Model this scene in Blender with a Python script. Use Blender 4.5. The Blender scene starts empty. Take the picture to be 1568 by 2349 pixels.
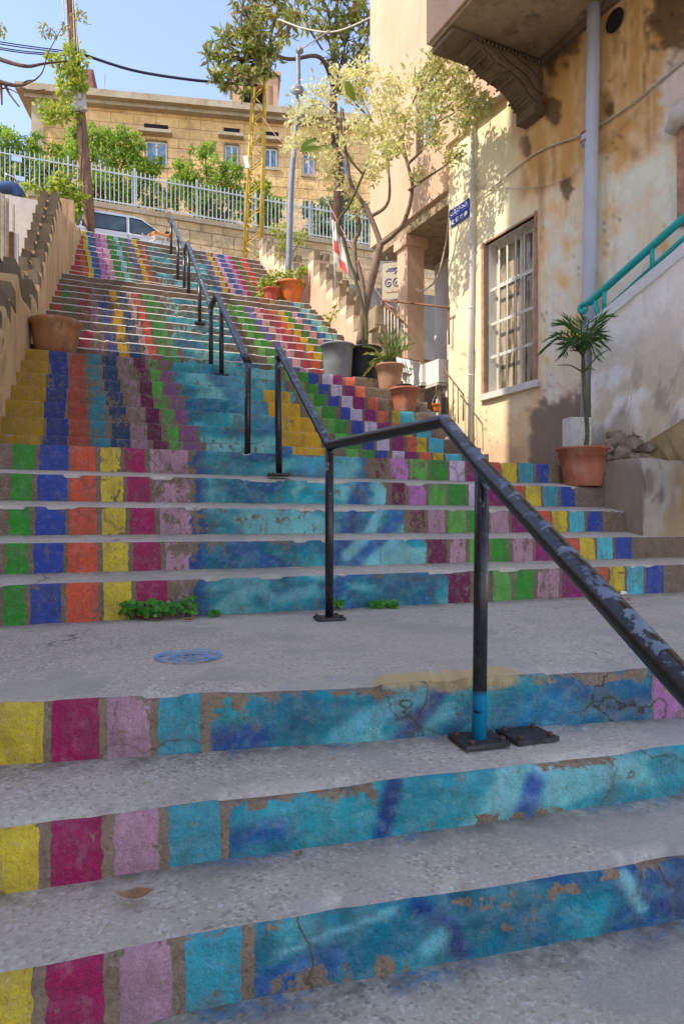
import bpy, bmesh, math, random
import numpy as np
from mathutils import Vector, Matrix
random.seed(7); RNG = np.random.default_rng(11)
D = bpy.data; SC = bpy.context.scene; COL = SC.collection
R = math.radians

# ------------------------------------------------------------------ survey of the place
FOC, CXP, HZP, EZ = 1568.0, 784.0, 1199.0, 0.515      # eye height over the landing (z = 0)
AS = R(21.7); CA, SA = math.cos(AS), math.sin(AS)      # stairs climb along s, t runs across them
KW, WN = 5.55, (0.9011, 0.4335)                        # plane of the old house wall
WE = (-0.4335, 0.9011)
def PX(u, v, Y):
    return Vector(((u-CXP)/FOC*Y, Y, EZ+(HZP-v)/FOC*Y))
def ST(s, t, z):
    return Vector((t*CA-s*SA, t*SA+s*CA, z))
def t_at(u, s):
    k = (u-CXP)/FOC; Y = s/(CA-SA*k); return k*Y*CA+Y*SA
def s_at(u, t):
    k = (u-CXP)/FOC; Y = t/(k*CA+SA); return Y*CA-k*Y*SA
def YW(u, p=0.0):
    return (KW+p/WN[0])/((u-CXP)/FOC+0.481)
_y0 = YW(1029); W0 = Vector(((1029-CXP)/FOC*_y0, _y0, 0))
def WP(e, p, z):
    return Vector((W0.x+e*WE[0]+p*WN[0], W0.y+e*WE[1]+p*WN[1], z))
def e_at(u, p=0.0):
    Y = YW(u, p); x = (u-CXP)/FOC*Y
    return (x-W0.x)*WE[0]+(Y-W0.y)*WE[1]
def z_at(v, Y): return EZ+(HZP-v)/FOC*Y

# ------------------------------------------------------------------ noise for colours and wobble
def _h(i, j, seed):
    n = (i*374761393+j*668265263+seed*1442695041) & 0x7fffffff
    n = ((n ^ (n >> 13))*1274126177) & 0x7fffffff
    return ((n ^ (n >> 16)) & 0xffff)/65535.0
def vnoise(x, y, seed=0):
    x = np.asarray(x, dtype=float); y = np.asarray(y, dtype=float)
    xi = np.floor(x).astype(np.int64); yi = np.floor(y).astype(np.int64)
    fx = x-xi; fy = y-yi; fx = fx*fx*(3-2*fx); fy = fy*fy*(3-2*fy)
    a = _h(xi, yi, seed); b = _h(xi+1, yi, seed); c = _h(xi, yi+1, seed); d = _h(xi+1, yi+1, seed)
    return (a*(1-fx)+b*fx)*(1-fy)+(c*(1-fx)+d*fx)*fy
def fbm(x, y, seed=0, oct=4):
    s = 0.0; a = 0.5; f = 1.0
    for o in range(oct):
        s = s+a*vnoise(np.asarray(x)*f, np.asarray(y)*f, seed+o*17); a *= 0.5; f *= 2.03
    return s/(1-0.5**oct)
def sstep(a, b, x):
    t = np.clip((np.asarray(x, dtype=float)-a)/(b-a), 0, 1); return t*t*(3-2*t)
def mixc(a, b, f):
    a = np.asarray(a, float); b = np.asarray(b, float); f = np.asarray(f, float)[..., None]; return a*(1-f)+b*f
def lin(r, g, b):
    f = lambda c: (c/255/12.92) if c/255 <= 0.04045 else ((c/255+0.055)/1.055)**2.4
    return (f(r), f(g), f(b))

# ------------------------------------------------------------------ mesh collecting
class MB:
    def __init__(self): self.v = []; self.f = []; self.m = []; self.c = []; self.smooth = []
    def vert(self, p, c=None):
        self.v.append((p[0], p[1], p[2])); self.c.append(c if c is not None else (1, 1, 1, 1)); return len(self.v)-1
    def face(self, ids, m=0, s=False): self.f.append(tuple(ids)); self.m.append(m); self.smooth.append(s)
    def poly(self, pts, m=0, c=None): self.face([self.vert(p, c) for p in pts], m)
    def box(self, c, sx, sy, sz, rz=0.0, ax=None, m=0, col=None, jit=0.0):
        c = Vector(c)
        if ax is None: ax = (Vector((math.cos(rz), math.sin(rz), 0)), Vector((-math.sin(rz), math.cos(rz), 0)), Vector((0, 0, 1)))
        ids = []
        for k in range(8):
            a = (k & 1)*2-1; b = (k >> 1 & 1)*2-1; d = (k >> 2 & 1)*2-1
            p = c+ax[0]*(a*sx/2)+ax[1]*(b*sy/2)+ax[2]*(d*sz/2)
            if jit: p = p+Vector([random.uniform(-jit, jit) for _ in range(3)])
            ids.append(self.vert(p, col))
        for q in ((0,2,3,1),(4,5,7,6),(0,1,5,4),(2,6,7,3),(0,4,6,2),(1,3,7,5)): self.face([ids[i] for i in q], m)
    def slab(self, lo, hi, fn, m=0):
        ids = [self.vert(fn(*[(hi if k >> i & 1 else lo)[i] for i in range(3)])) for k in range(8)]
        for q in ((0,2,3,1),(4,5,7,6),(0,1,5,4),(2,6,7,3),(0,4,6,2),(1,3,7,5)): self.face([ids[i] for i in q], m)
    def prism(self, pts, off, m=0):
        off = Vector(off); n = len(pts)
        a = [self.vert(p) for p in pts]; b = [self.vert(Vector(p)+off) for p in pts]
        self.face(a, m); self.face(b[::-1], m)
        for i in range(n): j = (i+1) % n; self.face((a[i], b[i], b[j], a[j]), m)
    def tube(self, pts, r, seg=8, m=0, cap=True, col=None):
        pts = [Vector(p) for p in pts]; n = len(pts)
        rr = r if hasattr(r, '__len__') else [r]*n
        up = None; rings = []
        for i in range(n):
            d = (pts[min(i+1, n-1)]-pts[max(i-1, 0)])
            d = d.normalized() if d.length > 1e-9 else Vector((0, 0, 1))
            if up is None:
                up = d.orthogonal().normalized()
            else:
                up = up-d*up.dot(d)
                up = up.normalized() if up.length > 1e-6 else d.orthogonal().normalized()
            sd = d.cross(up)
            rings.append([self.vert(pts[i]+(up*math.cos(2*math.pi*k/seg)+sd*math.sin(2*math.pi*k/seg))*rr[i], col) for k in range(seg)])
        for i in range(n-1):
            for k in range(seg):
                j = (k+1) % seg; self.face((rings[i][k], rings[i][j], rings[i+1][j], rings[i+1][k]), m, True)
        if cap: self.face(rings[0][::-1], m); self.face(rings[-1], m)
    def lathe(self, c, prof, seg=28, m=0, wob=0.0):
        c = Vector(c); rings = []
        for (r, z) in prof:
            rings.append([self.vert(c+Vector((r*math.cos(2*math.pi*k/seg)*(1+wob*math.sin(3*k)), r*math.sin(2*math.pi*k/seg), z))) for k in range(seg)])
        for i in range(len(prof)-1):
            for k in range(seg):
                j = (k+1) % seg; self.face((rings[i][k], rings[i][j], rings[i+1][j], rings[i+1][k]), m, True)
        return rings
    def ball(self, c, rx, ry, rz, seg=10, rings=7, m=0, col=None, wob=0.0):
        c = Vector(c); rs = []
        for i in range(1, rings):
            th = math.pi*i/rings
            rs.append([self.vert(c+Vector((rx*math.sin(th)*math.cos(2*math.pi*k/seg), ry*math.sin(th)*math.sin(2*math.pi*k/seg), rz*math.cos(th)))*(1+random.uniform(-wob, wob)), col) for k in range(seg)])
        a = self.vert(c+Vector((0, 0, rz)), col); b = self.vert(c-Vector((0, 0, rz)), col)
        for k in range(seg):
            j = (k+1) % seg; self.face((a, rs[0][k], rs[0][j]), m, True); self.face((b, rs[-1][j], rs[-1][k]), m, True)
            for i in range(len(rs)-1): self.face((rs[i][k], rs[i+1][k], rs[i+1][j], rs[i][j]), m, True)
    def leaves(self, C, size, asp=0.42, droop=0.0, tint=None, m=0, fold=0.25, dirs=None):
        C = np.asarray(C, float); n = len(C)
        d = RNG.normal(size=(n, 3)) if dirs is None else np.asarray(dirs, float)
        d[:, 2] -= droop; d /= np.linalg.norm(d, axis=1)[:, None]
        w = np.cross(d, RNG.normal(size=(n, 3))); w /= np.linalg.norm(w, axis=1)[:, None]
        nn = np.cross(d, w); L = size*RNG.uniform(0.6, 1.25, n)[:, None]
        P = [C, C+d*L*0.5+w*L*asp*0.5+nn*L*fold*0.3, C+d*L, C+d*L*0.5-w*L*asp*0.5+nn*L*fold*0.3]
        tv = RNG.uniform(0, 1, n) if tint is None else np.asarray(tint)
        base = len(self.v)
        A = np.stack(P, 1).reshape(-1, 3)
        self.v.extend(map(tuple, A.tolist())); t4 = np.repeat(tv, 4).tolist()
        self.c.extend([(x, x, x, 1) for x in t4])
        for i in range(n):
            b = base+4*i; self.f.append((b, b+1, b+2, b+3))
        self.m.extend([m]*n); self.smooth.extend([False]*n)
    def build(self, name, mats, parent=None, loc=None, attr=None):
        off = Vector(loc) if loc is not None else (Vector(parent['_off']) if parent is not None else Vector((0, 0, 0)))
        me = D.meshes.new(name)
        A = np.asarray(self.v, float).reshape(-1, 3)-np.array(off)
        me.from_pydata(A.tolist(), [], self.f)
        for mm in (mats if isinstance(mats, (list, tuple)) else [mats]): me.materials.append(mm)
        me.polygons.foreach_set('material_index', self.m); me.polygons.foreach_set('use_smooth', self.smooth)
        if attr:
            at = me.color_attributes.new(attr, 'FLOAT_COLOR', 'POINT')
            at.data.foreach_set('color', np.asarray([tuple(c) if len(c) == 4 else tuple(c)+(1,) for c in self.c], float).ravel())
        me.update()
        o = D.objects.new(name, me); COL.objects.link(o); o['_off'] = tuple(off)
        if parent is not None: o.parent = parent
        else: o.location = off
        return o
def thing(name, label, cat, loc, group=None):
    o = D.objects.new(name, None); COL.objects.link(o); o.location = loc; o.empty_display_size = 0.1
    o['_off'] = tuple(loc); o['label'] = label; o['category'] = cat
    if group: o['group'] = group
    return o
def tag(o, label, cat, group=None):
    o['label'] = label; o['category'] = cat
    if group: o['group'] = group
    return o
def struct(o): o['kind'] = 'structure'; return o

# ------------------------------------------------------------------ materials
class NT:
    def __init__(self, name):
        self.mat = D.materials.new(name); self.mat.use_nodes = True; self.t = self.mat.node_tree; self.t.nodes.clear()
        self.out = self.n('ShaderNodeOutputMaterial'); self._pos = None
    def n(self, ty, **kw):
        x = self.t.nodes.new(ty)
        for k, v in kw.items(): setattr(x, k, v)
        return x
    def link(self, a, b): self.t.links.new(a, b)
    def put(self, sock, val):
        if hasattr(val, 'is_linked') or hasattr(val, 'links'): self.link(val, sock)
        else:
            try: sock.default_value = val
            except Exception: sock.default_value = (val[0], val[1], val[2], 1)
    def pos(self):
        if self._pos is None: self._pos = self.n('ShaderNodeNewGeometry').outputs['Position']
        return self._pos
    def mapped(self, sc):
        m = self.n('ShaderNodeMapping'); self.link(self.pos(), m.inputs[0]); m.inputs['Scale'].default_value = sc; return m.outputs[0]
    def noise(self, scale, det=5, rough=0.6, vec=None, dist=0.0):
        x = self.n('ShaderNodeTexNoise'); self.link(vec if vec is not None else self.pos(), x.inputs['Vector'])
        x.inputs['Scale'].default_value = scale; x.inputs['Detail'].default_value = det; x.inputs['Roughness'].default_value = rough
        x.inputs['Distortion'].default_value = dist; return x.outputs[0]
    def voro(self, scale, feat='F1', out='Distance', vec=None):
        x = self.n('ShaderNodeTexVoronoi', feature=feat); self.link(vec if vec is not None else self.pos(), x.inputs['Vector'])
        x.inputs['Scale'].default_value = scale; return x.outputs[out]
    def rng(self, v, a, b, c=0.0, d=1.0, smooth=False):
        x = self.n('ShaderNodeMapRange'); x.clamp = True
        if smooth: x.interpolation_type = 'SMOOTHSTEP'
        self.put(x.inputs[0], v)
        for i, q in enumerate((a, b, c, d)): self.put(x.inputs[i+1], q)
        return x.outputs[0]
    def math(self, op, a, b=0.0):
        x = self.n('ShaderNodeMath', operation=op); self.put(x.inputs[0], a); self.put(x.inputs[1], b); return x.outputs[0]
    def mix(self, f, a, b, mode='MIX'):
        x = self.n('ShaderNodeMix', data_type='RGBA', blend_type=mode); self.put(x.inputs[0], f)
        for s, v in ((x.inputs[6], a), (x.inputs[7], b)):
            if isinstance(v, tuple): s.default_value = (v[0], v[1], v[2], 1)
            else: self.link(v, s)
        return x.outputs[2]
    def attr(self, name):
        x = self.n('ShaderNodeAttribute'); x.attribute_name = name; return x
    def bsdf(self, col, rough=0.8, metal=0.0, bump=None, bs=0.3, bd=0.01, spec=0.3, **kw):
        p = self.n('ShaderNodeBsdfPrincipled'); self.put(p.inputs['Base Color'], col if not isinstance(col, tuple) else (col[0], col[1], col[2], 1))
        self.put(p.inputs['Roughness'], rough); p.inputs['Metallic'].default_value = metal
        p.inputs['Specular IOR Level'].default_value = spec
        for k, v in kw.items(): self.put(p.inputs[k], v)
        if bump is not None:
            b = self.n('ShaderNodeBump'); self.link(bump, b.inputs['Height']); b.inputs['Strength'].default_value = bs; b.inputs['Distance'].default_value = bd
            self.link(b.outputs[0], p.inputs['Normal'])
        self.link(p.outputs[0], self.out.inputs[0]); return self.mat
def plain(name, c, rough=0.6, metal=0.0, var=0.25, sc=14, bs=0.15, spec=0.3):
    t = NT(name); n = t.noise(sc, 5, 0.65)
    col = t.mix(t.rng(n, 0.3, 0.7), tuple(x*(1-var) for x in c), tuple(min(1, x*(1+var*0.6)) for x in c))
    return t.bsdf(col, rough, metal, t.noise(sc*6, 3), bs, 0.004, spec)

def concrete(name, c1, c2, speck=1.0, dirt=(0.12, 0.10, 0.08), dirtamt=0.5):
    t = NT(name)
    big = t.noise(0.9, 4, 0.62); mid = t.noise(6, 4, 0.7)
    col = t.mix(t.rng(big, 0.35, 0.65), c1, c2)
    col = t.mix(t.rng(mid, 0.35, 0.75, 0, 0.55), col, tuple(x*0.72 for x in c1))
    cell = t.voro(105, 'F1', 'Color'); sep = t.n('ShaderNodeSeparateColor'); t.link(cell, sep.inputs[0]); sm = t.rng(t.noise(1.3, 4, 0.6), 0.36, 0.6, 0.45, 1.0)
    col = t.mix(t.math('MULTIPLY', sm, t.rng(sep.outputs[0], 0.72, 0.95, 0, 0.8*speck)), col, (0.80, 0.74, 0.64))
    col = t.mix(t.math('MULTIPLY', sm, t.rng(sep.outputs[1], 0.75, 0.97, 0, 0.75*speck)), col, (0.20, 0.17, 0.145))
    col = t.mix(t.rng(sep.outputs[2], 0.88, 0.97, 0, 0.4*speck), col, (0.42, 0.27, 0.17))
    spot = t.voro(2.3, 'F1'); spot = t.rng(spot, 0.035, 0.06, 0.55, 0)
    col = t.mix(spot, col, (0.10, 0.10, 0.11))
    st = t.noise(2.2, 5, 0.65)
    col = t.mix(t.rng(st, 0.52, 0.74, 0, dirtamt), col, dirt)
    ds = t.n('ShaderNodeSeparateColor'); t.link(t.attr('paint').outputs['Color'], ds.inputs[0]); dn = t.noise(11, 5, 0.7)
    fine = t.noise(240, 2, 0.5)
    pt = t.rng(t.noise(1.7, 4, 0.55), 0.54, 0.585, 0, 0.75*min(1, speck))
    col = t.mix(pt, col, t.mix(t.rng(mid, 0.35, 0.7), (0.36, 0.335, 0.29), (0.44, 0.41, 0.35)))
    pt2 = t.rng(t.noise(0.55, 5, 0.6), 0.42, 0.62, 0, 0.45*min(1, speck)); col = t.mix(pt2, col, (0.60, 0.54, 0.44))
    wv = t.n('ShaderNodeVectorMath', operation='ADD'); ns = t.n('ShaderNodeTexNoise'); t.link(t.pos(), ns.inputs['Vector']); ns.inputs['Scale'].default_value = 5; ns.inputs['Detail'].default_value = 5
    sc = t.n('ShaderNodeVectorMath', operation='SCALE'); t.link(ns.outputs['Color'], sc.inputs[0]); sc.inputs['Scale'].default_value = 0.25
    t.link(t.pos(), wv.inputs[0]); t.link(sc.outputs[0], wv.inputs[1])
    cr = t.rng(t.voro(0.62, 'DISTANCE_TO_EDGE', 'Distance', wv.outputs[0]), 0.001, 0.0055, 1, 0)
    cr = t.math('MULTIPLY', cr, t.rng(t.noise(0.8, 2), 0.5, 0.6))
    col = t.mix(t.math('MULTIPLY', cr, 0.7), col, (0.04, 0.035, 0.03))
    col = t.mix(t.rng(fine, 0.3, 0.7, 0.0, 0.25), col, tuple(x*0.6 for x in c1))
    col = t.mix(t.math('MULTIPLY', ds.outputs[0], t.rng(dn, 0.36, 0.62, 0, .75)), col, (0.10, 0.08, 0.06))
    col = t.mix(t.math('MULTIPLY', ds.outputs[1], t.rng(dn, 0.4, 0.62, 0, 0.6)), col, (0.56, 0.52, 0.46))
    col = t.mix(t.math('MULTIPLY', ds.outputs[2], t.rng(t.noise(26, 5, 0.75), 0.46, 0.6, 0, 0.8)), col, (0.02, 0.22, 0.42))
    col = t.mix(t.rng(t.math('SUBTRACT', t.math('MULTIPLY', t.attr('paint').outputs['Alpha'], 1.25), t.noise(20, 5, 0.7)), -.06, .06, 0, .85), col, (0.62, 0.46, 0.20))
    return t.bsdf(col, 0.88, 0, t.noise(70, 3, 0.7), 0.45, 0.008, 0.25)

def paintmat(name, base1, base2, crack=1.0, wear=0.07, gloss=0.62):
    """painted concrete: colour and cover come from the mesh, wear, grime and cracks from noise"""
    t = NT(name); a = t.attr('paint')
    n1 = t.noise(15, 5, 0.72, vec=t.mapped((1.3, 1.3, 0.8)))
    n2 = t.noise(55, 5, 0.7)
    nn = t.math('ADD', t.math('MULTIPLY', n1, 0.75), t.math('MULTIPLY', n2, 0.25))
    nn = t.rng(nn, 0.33, 0.68)
    m = t.rng(t.math('SUBTRACT', t.math('MULTIPLY', a.outputs['Alpha'], 1.06), nn), -wear, wear, 0, 1, True)
    fade = t.noise(9, 6, 0.7, vec=t.mapped((1, 1, 0.6)))
    pc = t.mix(t.rng(fade, 0.36, 0.66, 0, 0.72), a.outputs['Color'], t.mix(0.6, a.outputs['Color'], (0.10, 0.08, 0.06)))
    pc = t.mix(t.rng(t.noise(24, 4, 0.7), 0.5, 0.72, 0, 0.35), pc, t.mix(0.4, pc, (0.65, 0.62, 0.58)))
    pc = t.mix(t.rng(t.noise(90, 3), 0.35, 0.7, 0, 0.35), pc, t.mix(0.65, pc, (0.02, 0.02, 0.02)))
    bc = t.mix(t.rng(t.noise(7, 6, 0.7), 0.35, 0.68), base1, base2)
    cell = t.voro(110, 'F1', 'Color'); sep = t.n('ShaderNodeSeparateColor'); t.link(cell, sep.inputs[0])
    bc = t.mix(t.rng(sep.outputs[0], 0.85, 0.97, 0, 0.3), bc, (0.40, 0.35, 0.29))
    bc = t.mix(t.rng(sep.outputs[1], 0.85, 0.97, 0, 0.4), bc, (0.06, 0.05, 0.04))
    col = t.mix(m, bc, pc)
    drip = t.noise(14, 6, 0.7, vec=t.mapped((1.6, 1.6, 0.25)))
    col = t.mix(t.rng(drip, 0.55, 0.78, 0, 0.75), col, tuple(x*0.45 for x in base1))
    col = t.mix(t.rng(t.voro(42, 'F1'), 0.0, 0.09, 0.8, 0), col, (0.07, 0.055, 0.045))
    ns = t.n('ShaderNodeTexNoise'); t.link(t.pos(), ns.inputs['Vector']); ns.inputs['Scale'].default_value = 7; ns.inputs['Detail'].default_value = 5
    wv = t.n('ShaderNodeVectorMath', operation='ADD'); sc = t.n('ShaderNodeVectorMath', operation='SCALE'); t.link(ns.outputs['Color'], sc.inputs[0]); sc.inputs['Scale'].default_value = 0.22
    t.link(t.pos(), wv.inputs[0]); t.link(sc.outputs[0], wv.inputs[1])
    cr = t.rng(t.voro(2.1, 'DISTANCE_TO_EDGE', 'Distance', wv.outputs[0]), 0.001, 0.011, 1, 0)
    cr = t.math('MULTIPLY', t.math('MULTIPLY', cr, t.rng(t.noise(1.3, 2), 0.5, 0.6)), crack)
    col = t.mix(t.math('MULTIPLY', t.rng(t.voro(2.1, 'DISTANCE_TO_EDGE', 'Distance', wv.outputs[0]), 0.0, 0.05, 0.45, 0), t.rng(t.noise(1.3, 2), 0.5, 0.6)), col, base2)
    col = t.mix(t.math('MULTIPLY', cr, 0.8), col, (0.035, 0.026, 0.02))
    return t.bsdf(col, t.rng(m, 0, 1, 0.92, gloss), 0, t.noise(34, 4, 0.75), 0.85, 0.016, 0.3)

def wallmat(name, attr='tone', grain=1.0, rough=0.9):
    t = NT(name); a = t.attr(attr).outputs['Color']
    n = t.noise(10, 7, 0.7); st = t.noise(5, 6, 0.65, vec=t.mapped((2.2, 2.2, 0.35)))
    col = t.mix(t.rng(n, 0.4, 0.7, 0, 0.30*grain), a, t.mix(0.5, a, (0.20, 0.13, 0.07)))
    col = t.mix(t.rng(st, 0.54, 0.75, 0, 0.32*grain), col, t.mix(0.6, a, (0.10, 0.07, 0.04)))
    col = t.mix(t.rng(t.voro(24, 'F1'), 0.02, 0.07, 0.6*grain, 0), col, (0.10, 0.07, 0.05))
    bh = t.noise(16, 5, 0.72)
    return t.bsdf(col, rough, 0, bh, 0.5, 0.015, 0.2)

def plaster(name, c, c2, stain=(0.12, 0.08, 0.05), amt=0.5, bs=0.5):
    t = NT(name); n = t.noise(1.6, 7, 0.65)
    col = t.mix(t.rng(n, 0.36, 0.64), c, c2)
    st = t.noise(3, 7, 0.68, vec=t.mapped((2.0, 2.0, 0.4)))
    col = t.mix(t.rng(st, 0.5, 0.74, 0, amt), col, stain)
    col = t.mix(t.rng(t.noise(45, 3), 0.4, 0.7, 0, 0.25), col, tuple(x*0.6 for x in c))
    bh = t.noise(9, 5, 0.72)
    return t.bsdf(col, 0.92, 0, bh, bs, 0.02, 0.2)

def stonemat(name, c1, c2, mortar, bw, bh_, ux, rough=0.9, dark=0.35):
    """coursed ashlar along the horizontal direction ux"""
    t = NT(name)
    dx = t.n('ShaderNodeVectorMath', operation='DOT_PRODUCT'); t.link(t.pos(), dx.inputs[0]); dx.inputs[1].default_value = (ux[0], ux[1], 0)
    sp = t.n('ShaderNodeSeparateXYZ'); t.link(t.pos(), sp.inputs[0])
    cb = t.n('ShaderNodeCombineXYZ'); t.link(dx.outputs['Value'], cb.inputs[0]); t.link(sp.outputs[2], cb.inputs[1])
    br = t.n('ShaderNodeTexBrick'); t.link(cb.outputs[0], br.inputs['Vector'])
    for k, v in (('Scale', 1.0), ('Mortar Size', 0.012), ('Mortar Smooth', 0.3), ('Brick Width', bw), ('Row Height', bh_), ('Bias', 0.0)): br.inputs[k].default_value = v
    br.inputs['Color1'].default_value = c1+(1,); br.inputs['Color2'].default_value = c2+(1,); br.inputs['Mortar'].default_value = mortar+(1,)
    n = t.noise(3.2, 6, 0.65)
    col = t.mix(t.rng(n, 0.42, 0.72, 0, dark*1.6), br.outputs['Color'], tuple(x*0.38 for x in c2))
    col = t.mix(t.rng(t.noise(0.7, 4), 0.4, 0.65, 0, 0.4), col, tuple(x*1.25 for x in c1))
    h = t.math('ADD', t.math('MULTIPLY', br.outputs['Fac'], -1.6), t.math('MULTIPLY', t.noise(7, 5, 0.65), 1.6))
    return t.bsdf(col, rough, 0, h, 0.9, 0.05, 0.2)

def leafmat(name, ramp, trans=0.4):
    t = NT(name); a = t.attr('tint'); cr = t.n('ShaderNodeValToRGB'); t.link(a.outputs['Fac'], cr.inputs[0])
    e = cr.color_ramp.elements
    while len(e) < len(ramp): e.new(0.5)
    for i, (p, c) in enumerate(ramp): e[i].position = p; e[i].color = c+(1,)
    d = t.n('ShaderNodeBsdfPrincipled'); t.link(cr.outputs[0], d.inputs['Base Color']); d.inputs['Roughness'].default_value = 0.45; d.inputs['Specular IOR Level'].default_value = 0.35
    tr = t.n('ShaderNodeBsdfTranslucent'); t.link(t.mix(0.5, cr.outputs[0], tuple(min(1, x*1.6) for x in ramp[-1][1])), tr.inputs[0])
    mx = t.n('ShaderNodeMixShader'); mx.inputs[0].default_value = trans
    t.link(d.outputs[0], mx.inputs[1]); t.link(tr.outputs[0], mx.inputs[2]); t.link(mx.outputs[0], t.out.inputs[0])
    return t.mat

def bark(name, c1, c2, sc=18):
    t = NT(name); n = t.noise(sc, 6, 0.7, vec=t.mapped((1, 1, 0.3)))
    return t.bsdf(t.mix(t.rng(n, 0.35, 0.68), c1, c2), 0.9, 0, n, 0.8, 0.012, 0.2)

def chipped(name, foot=None):
    """black gloss paint worn back to an older grey-blue coat"""
    t = NT(name); n = t.noise(16, 7, 0.62, dist=0.5)
    nz = t.n('ShaderNodeNewGeometry'); sp = t.n('ShaderNodeSeparateXYZ'); t.link(nz.outputs['Normal'], sp.inputs[0])
    up = t.rng(sp.outputs[2], -0.1, 0.85, -0.16, 0.05)
    dark = t.mix(t.rng(t.noise(60, 3), 0.4, 0.65), (0.008, 0.008, 0.009), (0.028, 0.027, 0.028))
    m = t.rng(t.math('ADD', n, up), 0.545, 0.575)
    col = t.mix(m, dark, t.mix(t.rng(t.noise(9, 4), 0.4, 0.6), (0.085, 0.125, 0.19), (0.20, 0.24, 0.30)))
    if foot is not None:
        ps = t.n('ShaderNodeSeparateXYZ'); t.link(t.pos(), ps.inputs[0])
        f = t.rng(t.math('ADD', ps.outputs[2], t.math('MULTIPLY', t.noise(30, 3), 0.012)), foot-0.006, foot+0.012, 1, 0)
        blue = t.mix(t.rng(t.noise(35, 4), 0.62, 0.68), (0.010, 0.27, 0.52), (0.02, 0.02, 0.03))
        col = t.mix(f, col, blue)
    return t.bsdf(col, t.rng(m, 0, 1, 0.3, 0.5), 0, t.noise(50, 3), 0.2, 0.003, 0.5)

M = {}
M['tread'] = concrete('worn_concrete', (0.60, 0.53, 0.415), (0.49, 0.43, 0.335))
M['treadup'] = concrete('dirty_concrete', (0.42, 0.38, 0.33), (0.30, 0.25, 0.20), 0.7, (0.08, 0.06, 0.045), 0.6)
M['nosing'] = concrete('sunlit_nosing', (0.60, 0.56, 0.50), (0.46, 0.41, 0.34), 0.5, (0.14, 0.11, 0.08), 0.45)  # upper step edges: sunlight put into the concrete as a paler colour
M['riser_low'] = paintmat('painted_riser', (0.30, 0.215, 0.14), (0.20, 0.14, 0.095), 1.0)
M['riser_mid'] = paintmat('painted_riser_mid', (0.24, 0.17, 0.115), (0.155, 0.11, 0.075), 0.35)
M['riser_up'] = paintmat('painted_riser_mossy', (0.21, 0.145, 0.09), (0.12, 0.085, 0.055), 0.2, 0.12)
M['cblock'] = plaster('concrete_block', (0.44, 0.34, 0.22), (0.33, 0.25, 0.16), (0.10, 0.075, 0.05), 0.55, 0.8)
M['cdark'] = plaster('dark_block', (0.27, 0.205, 0.13), (0.15, 0.115, 0.075), (0.05, 0.04, 0.028), 0.6, 0.8)  # darker concrete for the top blocks of the left wall
M['leftwall'] = plaster('rough_render', (0.70, 0.48, 0.255), (0.55, 0.38, 0.20), (0.15, 0.10, 0.06), 0.75, 1.0)
M['pinkplaster'] = plaster('pink_render', (0.72, 0.50, 0.33), (0.66, 0.43, 0.27), (0.42, 0.26, 0.15), 0.35, 0.35)
M['whiteplaster'] = plaster('white_render', (0.80, 0.77, 0.70), (0.72, 0.66, 0.56), (0.40, 0.30, 0.18), 0.45, 0.5)
M['cement'] = plaster('grey_cement', (0.36, 0.32, 0.27), (0.27, 0.24, 0.20), (0.12, 0.10, 0.08), 0.5, 0.8)
M['soffit'] = plaster('stained_soffit', (0.48, 0.36, 0.21), (0.36, 0.26, 0.145), (0.09, 0.06, 0.035), 0.85, 1.0)
M['oldwall'] = wallmat('old_painted_plaster')
M['stone'] = stonemat('coursed_stone', (0.82, 0.54, 0.24), (0.66, 0.41, 0.16), (0.36, 0.22, 0.10), 0.85, 0.40, (math.cos(R(9)), math.sin(R(9))), 0.9, 0.38)
M['stone2'] = stonemat('retaining_stone', (0.78, 0.56, 0.31), (0.62, 0.42, 0.21), (0.34, 0.23, 0.12), 0.62, 0.36, (CA, SA), 0.9, 0.4)
M['coping'] = plaster('stone_coping', (0.50, 0.41, 0.28), (0.38, 0.29, 0.18), (0.12, 0.09, 0.06), 0.55, 0.6)
M['rail'] = chipped('chipped_black_paint'); M['railfoot'] = chipped('chipped_black_paint_blue_foot', -0.177+0.165)
M['plate'] = plain('rusty_plate', (0.07, 0.06, 0.06), 0.6, 0.3, 0.6, 30)
M['bolt'] = plain('rusty_bolt', (0.12, 0.06, 0.04), 0.8)
def potmat(name, c):
    t = NT(name); n = t.noise(7, 5, 0.65)
    col = t.mix(t.rng(n, 0.3, 0.7), tuple(x*.74 for x in c), tuple(min(1, x*1.15) for x in c))
    col = t.mix(t.rng(t.noise(5, 6, 0.7, vec=t.mapped((1.5, 1.5, .6))), 0.52, 0.72, 0, .5), col, (0.55, 0.42, 0.34))
    col = t.mix(t.rng(t.noise(12, 5, 0.7, vec=t.mapped((1.8, 1.8, .35))), 0.56, 0.74, 0, .55), col, (0.12, 0.06, 0.04))
    return t.bsdf(col, 0.75, 0, t.noise(60, 4, .7), 0.3, 0.006, 0.25)
M['terra'] = potmat('terracotta', (0.42, 0.145, 0.075))
M['terra2'] = potmat('brown_terracotta', (0.34, 0.155, 0.065))
M['terra3'] = potmat('dusty_terracotta', (0.40, 0.21, 0.125))
M['orange'] = plain('orange_plastic', (0.62, 0.17, 0.04), 0.5, 0, 0.15, 6)
M['redpot'] = plain('red_plastic', (0.45, 0.08, 0.05), 0.5)
M['greypot'] = plain('grey_plastic', (0.22, 0.22, 0.215), 0.6, 0, 0.3, 5)
M['blackpot'] = plain('black_plastic', (0.028, 0.028, 0.031), 0.5, 0, 0.35, 5)
M['soil'] = plain('soil', (0.05, 0.035, 0.022), 0.95, 0, 0.5, 60, 0.8)
M['white'] = plain('white_paint', (0.72, 0.71, 0.68), 0.5, 0, 0.12, 10)
M['bar'] = plain('cream_bar', (0.66, 0.61, 0.50), 0.55, 0, 0.25, 20)
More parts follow.
